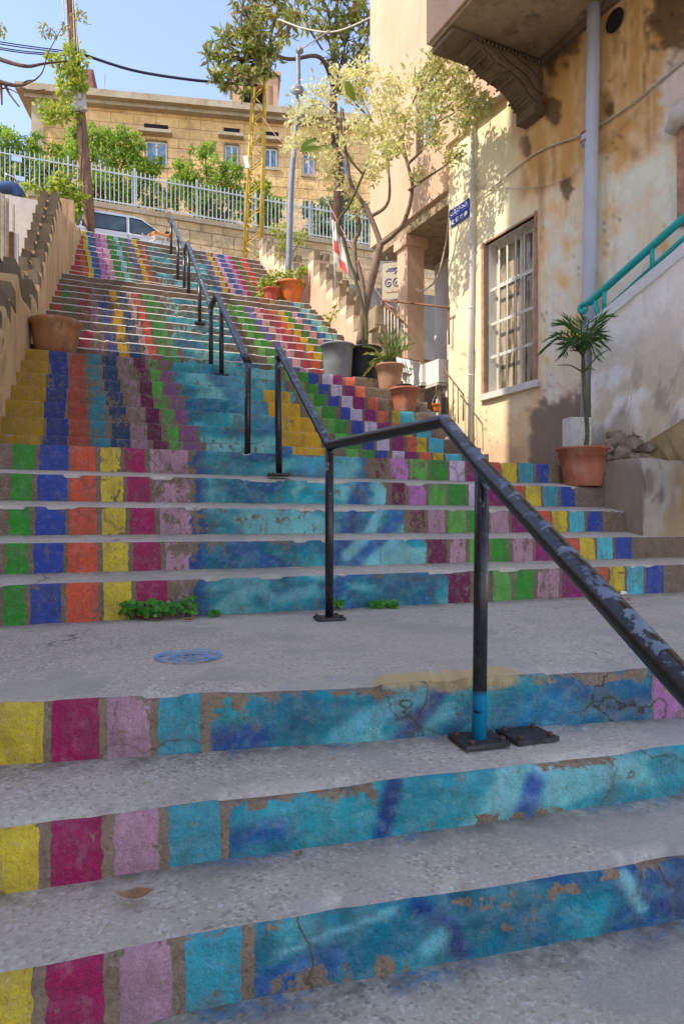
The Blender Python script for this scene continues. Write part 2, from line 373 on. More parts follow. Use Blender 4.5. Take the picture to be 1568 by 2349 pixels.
M['wood'] = plain('old_wood', (0.24, 0.13, 0.07), 0.8, 0, 0.5, 16)
M['brickred'] = plain('orange_timber', (0.50, 0.27, 0.16), 0.8, 0, 0.4, 12)
M['pipe'] = plain('grey_blue_pipe', (0.52, 0.55, 0.62), 0.42, 0, 0.10, 4)
M['pipew'] = plain('white_pipe', (0.66, 0.64, 0.62), 0.5, 0, 0.12, 6)
M['teal'] = plain('teal_gloss', (0.012, 0.40, 0.37), 0.35, 0, 0.14, 10, 0.1, 0.5)
M['yellow'] = plain('yellow_steel', (0.62, 0.42, 0.06), 0.5, 0, 0.25, 8)
M['steel'] = plain('grey_steel', (0.26, 0.27, 0.28), 0.45, 0.2, 0.2, 8)
M['lampgrey'] = plain('lamp_shell', (0.26, 0.27, 0.25), 0.45)
M['cable'] = plain('black_cable', (0.02, 0.02, 0.025), 0.6)
M['cablew'] = plain('pale_cable', (0.58, 0.50, 0.38), 0.6)
M['pink'] = plain('pink_cord', (0.62, 0.26, 0.22), 0.6)
M['rust'] = plain('rusty_iron', (0.30, 0.14, 0.07), 0.85, 0, 0.5, 25)
M['fence'] = plain('fence_paint', (0.58, 0.60, 0.58), 0.5, 0, 0.2, 10)
M['foam'] = plain('white_foam', (0.66, 0.64, 0.58), 0.9, 0, 0.22, 22)
M['car'] = plain('car_paint', (0.70, 0.70, 0.71), 0.25, 0, 0.05, 3, 0.02, 0.5)
M['rubber'] = plain('black_trim', (0.015, 0.015, 0.017), 0.6)
M['asphalt'] = concrete('asphalt', (0.10, 0.10, 0.10), (0.07, 0.07, 0.07), 0.4, (0.04, 0.04, 0.04), 0.3)
M['earth'] = plain('dry_earth', (0.20, 0.145, 0.09), 0.95, 0, 0.4, 4, 0.8)
M['signblue'] = plain('sign_enamel', (0.022, 0.045, 0.26), 0.35, 0, 0.25, 18)
M['signwhite'] = plain('sign_lettering', (0.75, 0.75, 0.73), 0.5, 0, 0.1)
M['signbox'] = plain('cream_sign_panel', (0.55, 0.47, 0.34), 0.5, 0, 0.08)
M['signink'] = plain('blue_sign_ink', (0.05, 0.05, 0.24), 0.6, 0, 0.1)
M['signred'] = plain('faded_red_ink', (0.45, 0.20, 0.15), 0.6, 0, 0.1)
M['cloth'] = plain('white_cotton', (0.78, 0.76, 0.74), 0.9, 0, 0.06)
M['clothb'] = plain('beige_cotton', (0.58, 0.44, 0.30), 0.9, 0, 0.1)
M['flagw'] = plain('flag_white', (0.74, 0.66, 0.60), 0.9, 0, 0.1); M['flagr'] = plain('flag_red', (0.62, 0.10, 0.08), 0.9, 0, 0.12)
M['flagg'] = plain('flag_green', (0.06, 0.22, 0.12), 0.9)
M['slat'] = plain('weathered_slats', (0.46, 0.40, 0.31), 0.85, 0, 0.3, 12)
M['bluepaint'] = plain('blue_paint_edge', (0.03, 0.16, 0.42), 0.6)
M['tarp'] = plain('blue_tarp', (0.045, 0.085, 0.20), 0.45, 0, 0.3, 6)
M['chrome'] = plain('chrome', (0.7, 0.7, 0.7), 0.15, 1.0, 0.05)
M['roofred'] = plain('red_brown_roof', (0.20, 0.075, 0.055), 0.8, 0, 0.3, 3)
M['hutstone'] = plaster('pink_stone', (0.56, 0.36, 0.22), (0.48, 0.29, 0.17), (0.25, 0.14, 0.09), 0.4, 0.5)
M['darkin'] = plain('dark_interior', (0.02, 0.015, 0.015), 0.9)
M['corbel'] = plaster('blackened_stone', (0.26, 0.19, 0.12), (0.14, 0.10, 0.06), (0.03, 0.02, 0.014), 0.6, 0.9)
M['under'] = plaster('yellowed_underside', (0.58, 0.47, 0.29), (0.48, 0.38, 0.22), (0.22, 0.16, 0.09), 0.5, 0.5)
M['rubble'] = plaster('crumbled_masonry', (0.36, 0.28, 0.20), (0.20, 0.155, 0.11), (0.10, 0.075, 0.055), 0.7, 0.8)
M['bark'] = bark('grey_bark', (0.30, 0.22, 0.16), (0.16, 0.105, 0.075)); M['barkd'] = bark('brown_bark', (0.16, 0.095, 0.06), (0.06, 0.035, 0.025))
M['pole'] = bark('old_pole', (0.30, 0.17, 0.10), (0.10, 0.055, 0.035), 9)
M['stemg'] = bark('green_stem', (0.14, 0.15, 0.07), (0.08, 0.075, 0.04))
M['metalbox'] = plain('weathered_tin', (0.44, 0.40, 0.34), 0.6, 0, 0.3, 14)
M['fruit'] = plain('orange_fruit', (0.75, 0.26, 0.02), 0.5, 0, 0.1)
M['dryleaf'] = plain('dry_leaf_brown', (0.36, 0.21, 0.11), 0.8, 0, 0.4, 60)
M['l_yel'] = leafmat('variegated_leaf', [(0.0, (0.11, 0.17, 0.035)), (0.3, (0.36, 0.40, 0.08)), (0.65, (0.72, 0.66, 0.20)), (1.0, (0.90, 0.84, 0.46))], 0.42)
M['l_cit'] = leafmat('citrus_leaf', [(0.0, (0.04, 0.10, 0.015)), (0.5, (0.15, 0.29, 0.03)), (1.0, (0.40, 0.50, 0.06))], 0.45)
M['l_big'] = leafmat('broad_evergreen_leaf', [(0.0, (0.08, 0.12, 0.03)), (0.5, (0.24, 0.34, 0.06)), (0.88, (0.46, 0.56, 0.10)), (1.0, (0.34, 0.20, 0.09))], 0.5)
M['l_dark'] = leafmat('dark_glossy_leaf', [(0.0, (0.03, 0.08, 0.03)), (0.6, (0.10, 0.19, 0.06)), (1.0, (0.34, 0.42, 0.22))], 0.3)
M['l_vine'] = leafmat('vine_leaf', [(0.0, (0.10, 0.18, 0.02)), (0.6, (0.30, 0.40, 0.04)), (1.0, (0.52, 0.52, 0.08))], 0.45)
M['l_palm'] = leafmat('palm_leaf', [(0.0, (0.02, 0.07, 0.015)), (0.6, (0.05, 0.17, 0.03)), (1.0, (0.18, 0.32, 0.05))], 0.3)
M['l_cyc'] = leafmat('cycad_leaf', [(0.0, (0.03, 0.09, 0.02)), (0.6, (0.12, 0.24, 0.03)), (1.0, (0.42, 0.42, 0.06))], 0.35)
M['l_weed'] = leafmat('weed_leaf', [(0.0, (0.03, 0.14, 0.015)), (0.6, (0.07, 0.28, 0.025)), (1.0, (0.14, 0.42, 0.05))], 0.35)
t = NT('window_glass'); M['glass'] = t.bsdf(t.mix(t.rng(t.noise(1.5, 3), 0.4, 0.6), (0.03, 0.045, 0.055), (0.07, 0.09, 0.10)), 0.06, 0, None, spec=0.6)
t = NT('warm_glass'); M['glassw'] = t.bsdf(t.mix(t.rng(t.noise(7, 4, 0.6, vec=t.mapped((1.6, 1.6, 0.25))), 0.42, 0.56), (0.10, 0.075, 0.045), (0.44, 0.36, 0.25)), 0.12, 0, None, spec=0.5)
t = NT('blue_glass'); M['glassb'] = t.bsdf(t.mix(t.rng(t.noise(2.5, 3), 0.4, 0.6), (0.10, 0.16, 0.25), (0.24, 0.32, 0.40)), 0.08, 0, None, spec=0.6)
t = NT('cat_fur'); M['cat'] = t.bsdf(t.mix(t.rng(t.noise(40, 4, 0.6, vec=t.mapped((1, 1, 0.3))), 0.4, 0.6, 0, 0.4), t.attr('tone').outputs['Color'], t.mix(0.5, t.attr('tone').outputs['Color'], (0.25, 0.09, 0.02))), 0.9, 0, t.noise(120, 2), 0.4, 0.005, 0.1)

# ------------------------------------------------------------------ paints
C = dict(green=lin(50,150,40), lgreen=lin(100,180,70), blue=lin(38,72,165), dblue=lin(8,72,125), mblue=lin(20,105,175), orange=lin(228,92,58), yellow=lin(226,196,52), gold=lin(228,175,25),
         crim=lin(172,18,88), mag=lin(150,20,105), dmag=lin(115,10,70), pink=lin(192,146,160), pinkw=lin(222,200,220), rose=lin(225,160,165), violet=lin(110,105,170), purple=lin(150,85,145),
         lilac=lin(205,125,190), teal=lin(60,165,180), cyan=lin(85,200,215), pteal=lin(130,200,195), green2=lin(70,160,85), red=lin(200,45,75), coral=lin(240,110,75), ppink=lin(235,170,190), bare=None)
# patches: (colour, first u, last u, cover) read at one reference step; kept in metres across the stairs (t)
PAT_4 = [('green',8,60,.8),('blue',71,140,.92),('orange',151,226,.72),('yellow',237,302,.75),('crim',313,383,.85),('pink',394,470,.62),
  ('MURAL',440,1030,.92),('dmag',1026,1078,.62),('pink',1085,1118,.4),('lgreen',1130,1172,.75),('green',1180,1223,.9),('pink',1232,1281,.7),('mag',1288,1340,.85),('orange',1352,1393,.8),('yellow',1397,1431,.92),('cyan',1436,1474,.92),('blue',1479,1521,.92)]
PAT_8 = [('green',31,81,.9),('blue',92,158,.88),('orange',163,220,.7),('yellow',230,278,.7),('crim',286,334,.72),('pink',345,432,.48),
  ('MURAL',440,838,.9),('dmag',862,886,.6),('lilac',894,936,.75),('lgreen',940,980,.62),('green',986,1025,.9),('pinkw',1030,1065,.92),('mag',1070,1106,.85),('orange',1114,1146,.85),('yellow',1150,1184,.92),('teal',1190,1222,.92),('blue',1229,1258,.75)]
PAT_F2 = [('gold',-30,104,.84),('blue',107,156,.84),('orange',159,201,.84),('teal',206,242,.66),('dblue',247,287,.66),('pink',293,329,.55),('dmag',334,365,.72),('lgreen',370,397,.68),('purple',401,438,.62),
  ('MURAL',436,655,.93),('gold',652,722,.85),('lgreen',739,766,.82),('green',769,798,.9),('blue',803,829,.95),('pinkw',834,862,.95),('mag',867,893,.95),('coral',897,922,.95),('yellow',926,948,.9),('cyan',952,985,.95)]
PAT_F3L = [('orange',120,142,.55),('green2',144,163,.5),('green2',166,180,.5),('red',182,212,.55),('pink',215,237,.6),('blue',243,270,.55),('gold',273,296,.68),('dblue',298,322,.6),('rose',325,340,.55),('orange',342,359,.66),('green',368,386,.7),('green2',389,405,.6),('MURAL',409,582,.72)]
PAT_F3R = [('lgreen',556,572,.78),('green',574,592,.82),('violet',598,614,.75),('rose',616,633,.76),('red',636,651,.78),('orange',654,672,.8),('gold',674,691,.86),('green',693,708,.82),('rose',710,726,.68),('mblue',728,744,.82),('pteal',746,772,.92)]
PAT_F4 = [('red',166,187,.75),('orange',189,202,.92),('yellow',204,217,.92),('mblue',218,231,.95),('lilac',233,249,.9),('ppink',250,267,.88),('green',269,284,.85),('pteal',285,299,.74),('green2',301,315,.66),('violet',316,330,.64),('gold',331,345,.72),('orange',346,360,.5),
  ('MURAL',362,508,.62),('violet',509,519,.7),('gold',520,533,.85),('ppink',535,548,.8),('mblue',549,562,.75),('lilac',564,577,.75),('red',578,590,.75),('green',591,600,.8),('orange',601,622,.85)]
SW = [  # mural strokes: (u, v) centre lines, half width, colour
  ([(495,860),(528,900),(560,935),(612,985)], 17, lin(10,70,150)), ([(640,975),(690,1005),(660,1030)], 26, lin(15,90,160)),
  ([(765,1290),(800,1200),(850,1060)], 26, lin(10,80,150)), ([(800,1310),(870,1240),(920,1180)], 22, lin(20,95,170)), ([(795,1275),(850,1215),(885,1140)], 13, lin(140,215,225)),
  ([(835,1300),(905,1240)], 12, lin(130,210,220)), ([(748,1400),(780,1330)], 20, lin(15,80,150)), ([(905,1700),(960,1650),(1012,1585)], 24, lin(10,50,130)),
  ([(770,1690),(860,1640),(965,1590)], 26, lin(110,200,210)), ([(878,1910),(890,1850),(905,1790)], 26, lin(15,45,120)), ([(1205,1870),(1225,1790)], 26, lin(20,85,180)),
  ([(1150,1800),(1165,1740)], 20, lin(140,215,215)), ([(1240,1760),(1275,1735)], 16, lin(150,210,225)), ([(960,2080),(1020,2120),(1060,2190)], 30, lin(15,50,125)), ([(980,2180),(1010,2150)], 22, lin(120,215,225)),
  ([(1430,2010),(1470,2080)], 18, lin(150,220,225)), ([(1480,2060),(1568,2090)], 18, lin(20,70,130)), ([(640,2190),(760,2140),(900,2090)], 9, lin(120,195,205)), ([(500,1700),(590,1690)], 40, lin(5,80,160)),
  ([(540,1930),(640,1900)], 36, lin(5,95,160)), ([(600,2260),(760,2200)], 40, lin(5,95,165)), ([(540,1240),(600,1300)], 26, lin(20,105,175)), ([(560,1340),(640,1375),(720,1350)], 14, lin(110,185,195)),
  ([(525,870),(600,960)], 30, lin(80,170,195)), ([(690,1060),(760,1080)], 24, lin(70,180,205)), ([(1020,1690),(1090,1620)], 20, lin(0,130,170)), ([(1150,1640),(1300,1620)], 34, lin(0,135,175))]
def seg_dist(U, V, a, b):
    ax, ay = a; bx, by = b; dx, dy = bx-ax, by-ay
    t = np.clip(((U-ax)*dx+(V-ay)*dy)/(dx*dx+dy*dy), 0, 1); return np.hypot(U-ax-t*dx, V-ay-t*dy)
def mural(U, V, T, Z, k):
    w = fbm(T*2.6+k*3.1, Z*5, 5); w2 = fbm(T*7+k, Z*9, 15)
    f = fbm(T*2.0+w*1.8+Z*1.2, Z*4.5+w*1.5+k*2, 9, 5)
    c = mixc(lin(0,116,140), lin(25,168,178), sstep(0.36, 0.54, f))
    c = mixc(c, lin(140,216,212), sstep(0.52, 0.66, f+(w2-.5)*.2)*0.85)
    c = mixc(c, lin(8,82,150), sstep(0.37, 0.24, f+(w2-.5)*.15)*0.9)
    for pl, hw, col in SW:
        d = np.min([seg_dist(U, V, pl[i], pl[i+1]) for i in range(len(pl)-1)], axis=0)
        d = d*(0.55+0.95*fbm(T*9, Z*13, 31)); c = mixc(c, col, sstep(hw*1.35, hw*0.3, d)*0.92)
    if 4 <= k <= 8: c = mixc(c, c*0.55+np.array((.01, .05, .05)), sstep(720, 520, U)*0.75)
    sc = sstep(0.50, 0.62, fbm(T*22, Z*40+k, 51, 3)); c = mixc(c, lin(150,215,215), sc*0.16)
    return c

# ------------------------------------------------------------------ the stairs
S_ = {}; Z_ = {}
s_ = 3.80; z_ = 0.0
for k in range(4, 37):
    if k <= 8: z_ += 0.2019; s_ += 0.2292 if k > 4 else 0
    elif k <= 15: z_ += 0.1855; s_ += 1.0996 if k == 9 else 0.3177
    elif k <= 26: z_ += 0.186; s_ += 0.5047 if k == 16 else 0.3086
    else: z_ += 0.195; s_ += 0.8003 if k == 27 else 0.27
    S_[k] = s_; Z_[k] = z_
ZSTREET = Z_[36]
LOW = {1: [(-2.6,.62),(-.63,1.259),(-.193,1.416),(.12,1.5),(.852,1.704),(3.6,2.42)],
       2: [(-2.6,.95),(-.77,1.539),(-.287,1.703),(.183,1.842),(1.06,2.119),(3.6,2.72)],
       3: [(-2.6,1.60),(-.973,1.946),(-.40,2.07),(.133,2.17),(.77,2.34),(1.216,2.43),(3.6,3.02)]}
ZLOW = {0: -0.475, 1: -0.324, 2: -0.177, 3: 0.0}
Z_.update(ZLOW)
def low_y(k, x): return np.interp(x, [p[0] for p in LOW[k]], [p[1] for p in LOW[k]])
def line4_y(x): return (S_[4]+np.asarray(x)*SA)/CA
def path(k, q):
    """plan position along the nosing of step k; q is x on the three bottom steps and t above"""
    q = np.asarray(q, float)
    if k <= 3: return q, low_y(k, q)
    s = S_[k]+(0.06*(q-1.8) if k >= 27 else 0)
    return q*CA-s*SA, q*SA+s*CA
def q_from_u(k, u):
    if k >= 4: return t_at(u, S_[k])
    kk = (u-CXP)/FOC; lo, hi = -2.6, 3.6
    for _ in range(50):
        m = (lo+hi)/2
        if m/float(low_y(k, m)) < kk: lo = m
        else: hi = m
    return lo
def pat_t(pat, k): return [(c, q_from_u(k, a), q_from_u(k, b), cov) for c, a, b, cov in pat]
P4, P8 = pat_t(PAT_4, 4), pat_t(PAT_8, 8)
P2, P3 = pat_t(PAT_F2, 11), pat_t(PAT_F3L, 17)+pat_t(PAT_F3R, 21)
P6 = pat_t(PAT_F4, 28)
PB = {3: [('yellow',-200,100,.95),('crim',118,228,.88),('pink',245,346,.72),('teal',363,462,.88),('MURAL',482,1495,.86),('lilac',1500,1680,.6)],
      2: [('yellow',-200,90,.9),('crim',115,235,.84),('pink',262,367,.72),('teal',387,507,.8),('MURAL',527,1900,.86)],
      1: [('yellow',-200,77,.88),('crim',108,240,.92),('pink',275,395,.7),('teal',425,555,.74),('MURAL',583,1900,.9)]}
def patches(k):
    rr = random.Random(k*13)
    if k <= 3: return pat_t(PB[k], k)
    if k <= 8:
        f = (k-4)/4; r = []
        for a, b in zip(P4, P8):
            r.append((a[0] if f < 0.7 else b[0], a[1]*(1-f)+b[1]*f, a[2]*(1-f)+b[2]*f, a[3]*(1-f)+b[3]*f+rr.uniform(-.1, .06)))
        return r
    if k <= 15:
        r = []
        for c, a, b, cv in P2:
            if k >= 13 and c in ('yellow', 'cyan') and a > 2.5: continue
            if c == 'MURAL' and k >= 13: b = b+0.3
            if c == 'gold' and 1.2 < a: a, b = a-0.02*(15-k), b-0.03*abs(k-11)
            if k == 14 or k == 15:
                if c == 'gold' and a > 1.2: continue
            j = rr.uniform(-.02, .02); r.append((c, a+j, b+j, min(0.97, cv+rr.uniform(-.12, .05))))
        return r
    if k <= 26:
        r = []
        for c, a, b, cv in P3:
            j = rr.uniform(-.03, .03); cv = cv+rr.uniform(-.1, .14)
            if k >= 25: cv -= 0.3
            r.append((c, a+j, b+j, cv))
        return r
    r = []
    for c, a, b, cv in P6:
        j = rr.uniform(-.02, .02); sh = (k-28)*0.012*(a-1.9)/2
        if c == 'red' and a < 0.5 and k >= 32: continue
        r.append((c, a+j+sh, b+j+sh, min(1, cv+rr.uniform(-.12, .06))))
    return r
def t_lo(k): return np.interp(S_[k], [3.8, 4.72, 6, 7.7, 11.3, 14.6], [-0.75, -0.6, -0.56, -0.46, -0.14, 0.22])-0.06
def t_hi(k): return 5.2 if k <= 6 else (4.3 if k <= 8 else (3.78 if k <= 12 else (3.9 if k <= 15 else 3.9)))
staircase = thing('staircase', 'long concrete public staircase with risers painted in rainbow blocks and a blue mural', 'stairs', ST(3.8, 1.8, 0)); struct(staircase)
RISE = {k: (0.0 if k <= 3 else 0.045 if k <= 7 else 0.03 if k == 8 else 0.02) for k in range(0, 37)}
RISE[3] = 0.0
def make_step(k):
    mb = MB(); near = k <= 8
    q0, q1 = (-2.6, 3.6) if k <= 3 else (t_lo(k), t_hi(k))
    dq = 0.011 if k <= 3 else 0.016 if k <= 8 else 0.03
    pats = patches(k); pats = [p for p in pats if p[2] > q0 and p[1] < q1]
    qs = list(np.arange(q0, q1, dq))+[q1]
    eps = 0.0025 if near else 0.004
    for c, a, b, cv in pats:
        for e in (a, b):
            if c != 'MURAL' or k <= 3: qs += [e-eps, e+eps]
    qs = np.array(sorted(q for q in set(qs) if q0 <= q <= q1)); n = len(qs)
    zb = Z_[k-1]+RISE[k-1]; zt = Z_[k]
    if k == 4: zb = 0.0
    fr = np.linspace(0, 1, 13 if k <= 3 else 10 if near else 5)
    bevel = 0.014 if near else 0.014 if k <= 15 else 0.024
    rows = [(f, 0.0) for f in fr*(1-bevel*(1 if near else 0.85)/(zt-zb))]+[(1-bevel*(0.25 if near else 0.33)/(zt-zb), bevel*0.3), (1.0, bevel*(1 if near else 1.25))]
    X, Y = path(k, qs); dx = np.gradient(X); dy = np.gradient(Y); L = np.hypot(dx, dy); nx, ny = -dy/L, dx/L      # inward
    ed = fbm(qs*3.0, np.full(n, k*7.3), 3, 5)-0.5
    chip = sstep(0.60, 0.68, fbm(qs*(5.5 if near else 7), np.full(n, k*3.7), 21, 4))
    if k <= 3: chip = np.maximum(chip, 0.9*sstep(0.62, 0.7, fbm(qs*2.3, np.full(n, k*9.1), 77, 3)))
    grid = []
    nr = len(rows)
    for i, (f, inn) in enumerate(rows):
        rough = (fbm(qs*6, np.full(n, f*3+k*5.1), 41, 4)-0.5)*(0.02 if k <= 3 else 0.012)
        top = max(0.0, (f-0.55)/0.45)**2
        ins = inn+rough+chip*top*(0.030 if near else 0.016)+ed*(0.009 if near else 0.014)
        zz = zb+(zt-zb)*f-(0.03 if i == 0 else 0)-chip*top*(0.016 if near else 0.010)+ed*(0.006 if near else 0.012)*top
        qj = qs+((fbm(qs*9, np.full(n, f*5+k), 55, 3)-0.5)*(0.009 if k <= 3 else 0.018) if near else 0)
        xx, yy = path(k, np.clip(qj, q0, q1))
        xx = xx+nx*ins; yy = yy+ny*ins
        U = CXP+FOC*xx/yy; V = HZP-(zz-EZ)/yy*FOC
        col = np.zeros((n, 4)); col[:, :3] = 0.12
        fz = np.full(n, f); cov = np.zeros(n)
        for c, a, b, cv in pats:
            if c == 'MURAL':
                wob = (fbm(np.full(n, 1.7), fz*2+k, 13)-0.5)*0.12
                inm = sstep(a-0.02+wob, a+0.05+wob, qs)*sstep(b+0.03+wob, b-0.03+wob, qs) if k > 3 else ((qs >= a) & (qs <= b)).astype(float)
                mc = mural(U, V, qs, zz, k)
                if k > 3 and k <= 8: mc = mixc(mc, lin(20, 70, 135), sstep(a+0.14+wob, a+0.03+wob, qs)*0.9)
                cc = cv*inm
                if 3 < k <= 15: cc = cc-0.26*sstep(0.52, 0.66, fbm(qs*4, np.full(n, f*1.5+k*2.2), 93, 4))*inm-0.3*sstep(0.8, 1.0, f)*sstep(0.4, 0.6, fbm(qs*5, np.full(n, k*2.0), 19))*inm
                if k <= 3:
                    tb = fbm(qs*2.2, np.full(n, f*1.5+k*4), 91, 4)
                    cc = cc-0.42*sstep(0.56, 0.65, tb)*inm-0.18*sstep(0.5, 0.7, fbm(qs*14, np.full(n, f*1.2+k*3), 97, 3))*inm-0.45*sstep(0.6, 1.0, f)*sstep(0.4, 0.6, fbm(qs*3, np.full(n, k*2.0), 19))*inm
                elif k >= 16: cc = cc-0.35*sstep(0.45, 0.6, fbm(qs*2.5, np.full(n, k*1.3), 23))*inm
                use = inm > 0.02
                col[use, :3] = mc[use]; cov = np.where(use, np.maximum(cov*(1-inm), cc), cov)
            else:
                ins_ = (qs >= a) & (qs <= b)
                edge = 0.06 if (f < 0.04 or f > 0.93) else 0
                vary = (fbm(np.array([a*7.7]), np.array([k*3.3]), 2)[0]-0.5)*0.3
                grad = (fbm(qs*5, np.full(n, f*2+k*6.6), 29, 3)-0.5)*0.5
                col[ins_, :3] = C[c]; cov[ins_] = (cv+vary+grad-edge*2)[ins_]
        if 9 <= k <= 26: col[:, :3] *= (1-0.42*sstep(1.3, 0.0, qs))[:, None]  # paint darkened towards the left: grime plus painted shade of the wall
        if 16 <= k <= 26:                                          # black mould on the shaded left of the mossy flight
            mould = sstep(1.0, 0.1, qs)*sstep(0.35, 0.6, fbm(qs*3, np.full(n, k*0.9), 61))
            cov = cov-0.32*mould
        if k >= 25 and k <= 26: cov = cov-0.2
        if k == 3:                                                   # cream paint lapping over the nosing
            cream = sstep(0.10, 0.14, xx)*sstep(0.62, 0.56, xx)*sstep(0.78, 0.9, f+0.25*(fbm(qs*8, np.full(n, 1.0), 3)-0.5))
            col[:, :3] = mixc(col[:, :3], lin(205, 180, 125), cream); cov = np.maximum(cov, cream*0.9)
        col[:, 3] = np.clip(cov, 0, 1)
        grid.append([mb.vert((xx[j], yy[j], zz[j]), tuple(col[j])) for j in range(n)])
    pos = lambda a: mb.v[a]
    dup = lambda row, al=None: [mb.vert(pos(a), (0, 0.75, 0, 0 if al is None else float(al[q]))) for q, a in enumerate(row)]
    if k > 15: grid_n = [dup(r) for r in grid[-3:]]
    for i in range(nr-1):
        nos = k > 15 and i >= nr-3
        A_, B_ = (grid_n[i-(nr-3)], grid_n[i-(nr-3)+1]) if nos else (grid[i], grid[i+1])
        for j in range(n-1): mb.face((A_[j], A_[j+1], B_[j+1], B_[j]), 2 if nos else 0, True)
    # tread
    if k < 36:
        if k == 3: bx, by = qs, line4_y(qs)
        elif k <= 2: bx, by = qs, low_y(k+1, qs)
        else: bx, by = path(k+1, qs)
    else:
        bx, by = X+nx*1.0, Y+ny*1.0
    tx, ty = X+nx*bevel, Y+ny*bevel
    bx = bx+nx*0.03; by = by+ny*0.03
    m = 24 if k == 3 else 8 if near else 3
    if k in (8, 15, 26): m = 8
    crm = (sstep(0.06, 0.16, X)*sstep(0.66, 0.55, X)) if k == 3 else np.zeros(n)
    prev = dup(grid[-1], crm)
    st = 2 if k <= 8 else 2
    for i in range(1, m+1):
        f = i/m; x_ = tx*(1-f)+bx*f; y_ = ty*(1-f)+by*f
        zz = zt+RISE[k]*min(1, f*1.02)+(fbm(x_*5, y_*5, 71, 4)-0.5)*(0.010 if near else 0.012)*(1-0.5*f)+ed*0.006*max(0, 1-f*6)-chip*0.006*max(0, 1-f*6)
        cr = np.zeros((n, 4)); cr[:, 3] = 0
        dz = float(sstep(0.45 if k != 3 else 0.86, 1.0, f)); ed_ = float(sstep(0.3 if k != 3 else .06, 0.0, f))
        bl = (sstep(0.62, 0.98, f)*sstep(0.42, 0.6, fbm(qs*5, np.full(n, k*2.0), 83))*((x_ > -.35)).astype(float)*.9) if k in (1, 2) else np.zeros(n)
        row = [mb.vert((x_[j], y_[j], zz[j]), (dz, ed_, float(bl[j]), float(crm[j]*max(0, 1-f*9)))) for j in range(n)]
        for j in range(n-1): mb.face((prev[j], prev[j+1], row[j+1], row[j]), 1, True)
        prev = row
    # closed ends and underside skirt
    for j in (0, n-1):
        x0, y0 = X[j], Y[j]
        a = [mb.vert((x0, y0, zb-0.05)), mb.vert((bx[j], by[j], zb-0.05)), prev[j], grid[-1][j]]
        mb.face(a, 1)
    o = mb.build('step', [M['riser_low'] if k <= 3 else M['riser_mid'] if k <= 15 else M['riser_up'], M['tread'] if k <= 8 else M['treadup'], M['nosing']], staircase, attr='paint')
    return o
for k in range(1, 37): make_step(k)
# painted rings on the landing
mb = MB(); cc = PX(434, 1508, 0.515*1568/309.0)
for r0, r1, kind in ((0.0, 0.022, 2), (0.022, 0.05, 1), (0.05, 0.075, 0), (0.105, 0.13, 0), (0.075, 0.105, 1)):
    seg = 48
    for i in range(seg):
        a0, a1 = 2*math.pi*i/seg, 2*math.pi*(i+1)/seg
        P = [(r0, a0), (r1, a0), (r1, a1), (r0, a1)] if r0 > 0 else [(0, 0), (r1, a0), (r1, a1)]
        colr = (lin(70, 160, 225), lin(110, 165, 215), lin(20, 80, 160))[kind]
        for_c = colr+((0.50 if kind == 0 else 0.30 if kind == 1 else 0.62),)
        mb.face([mb.vert((cc.x+r*math.cos(a), cc.y+r*math.sin(a), 0.0085), for_c) for r, a in P], 0)
t = NT('landing_ring_paint'); a = t.attr('paint'); nn = t.rng(t.noise(60, 5, 0.7), 0.35, 0.66)
mm = t.rng(t.math('SUBTRACT', a.outputs['Alpha'], nn), -0.1, 0.1)
t.bsdf(a.outputs['Color'], 0.8)
_p = [x for x in t.t.nodes if x.type == 'BSDF_PRINCIPLED'][0]; t.link(mm, _p.inputs['Alpha'])
mb.build('floor_mark', t.mat, staircase, attr='paint')

# ------------------------------------------------------------------ ground, street, terraces
def sheet(name, pts, mat, z=None):
    mb = MB(); mb.poly([(p[0], p[1], p[2] if len(p) > 2 else z) for p in pts], 0, (0, 0, 0, 0)); return struct(mb.build(name, mat, attr='paint'))
g = MB()
gx = np.linspace(-3.2, 4.2, 150); gy = np.concatenate([np.linspace(-1.5, .4, 16), np.linspace(.45, 2.6, 84)]); ids = [[g.vert((x, y, ZLOW[0]+(fbm(x*3, y*3, 4)-.5)*0.008), (float(sstep(.16, .0, float(low_y(1, x))-y)), 0, float(sstep(.09, .0, float(low_y(1, x))-y)*(x > -.3)*sstep(.4, .6, fbm(x*5, 2.0, 83))), 0)) for x in gx] for y in gy]
for j in range(99):
    for i in range(149): g.face((ids[j][i], ids[j][i+1], ids[j+1][i+1], ids[j+1][i]), 0, True)
struct(g.build('pavement', M['tread'], attr='paint'))
sheet('ground', [(-900, -900), (900, -900), (900, 900), (-900, 900)], M['treadup'], -0.60)
# street across the top of the stairs, garden terrace behind the retaining wall
SW_ = 19.2
def stq(s0, s1, t0, t1, z): return [ST(s0, t0, z), ST(s0, t1, z), ST(s1, t1, z), ST(s1, t0, z)]
sheet('street', stq(15.2, SW_, -14, 30, ZSTREET-0.24), M['asphalt'])
sheet('upper_terrain', stq(SW_+0.2, 90, -40, 40, 8.75), M['earth'])
mb = MB(); mb.slab((9.2, 3.95, 1.0), (15.2, 16, 3.0), lambda s, t, z: ST(s, t, z)); mb.slab((15.2, -14, 1.0), (15.5, 30, ZSTREET-0.05), lambda s, t, z: ST(s, t, z))
struct(mb.build('yard_terrain', M['cement']))
sheet('side_yard', stq(4.8, 9.6, 3.7, 9.5, 0.98), M['cement'])
mb = MB(); mb.slab((11.75, -9, 0), (15.2, -0.1, 5.05), lambda s, t, z: ST(s, t, z)); struct(mb.build('left_terrain', M['cement']))
mb = MB(); mb.slab((3.8, -9, -0.5), (8.0, -0.9, 1.0), lambda s, t, z: ST(s, t, z)); mb.slab((8.0, -9, -0.5), (11.75, -0.75, 3.0), lambda s, t, z: ST(s, t, z)); struct(mb.build('left_yard', M['cement']))

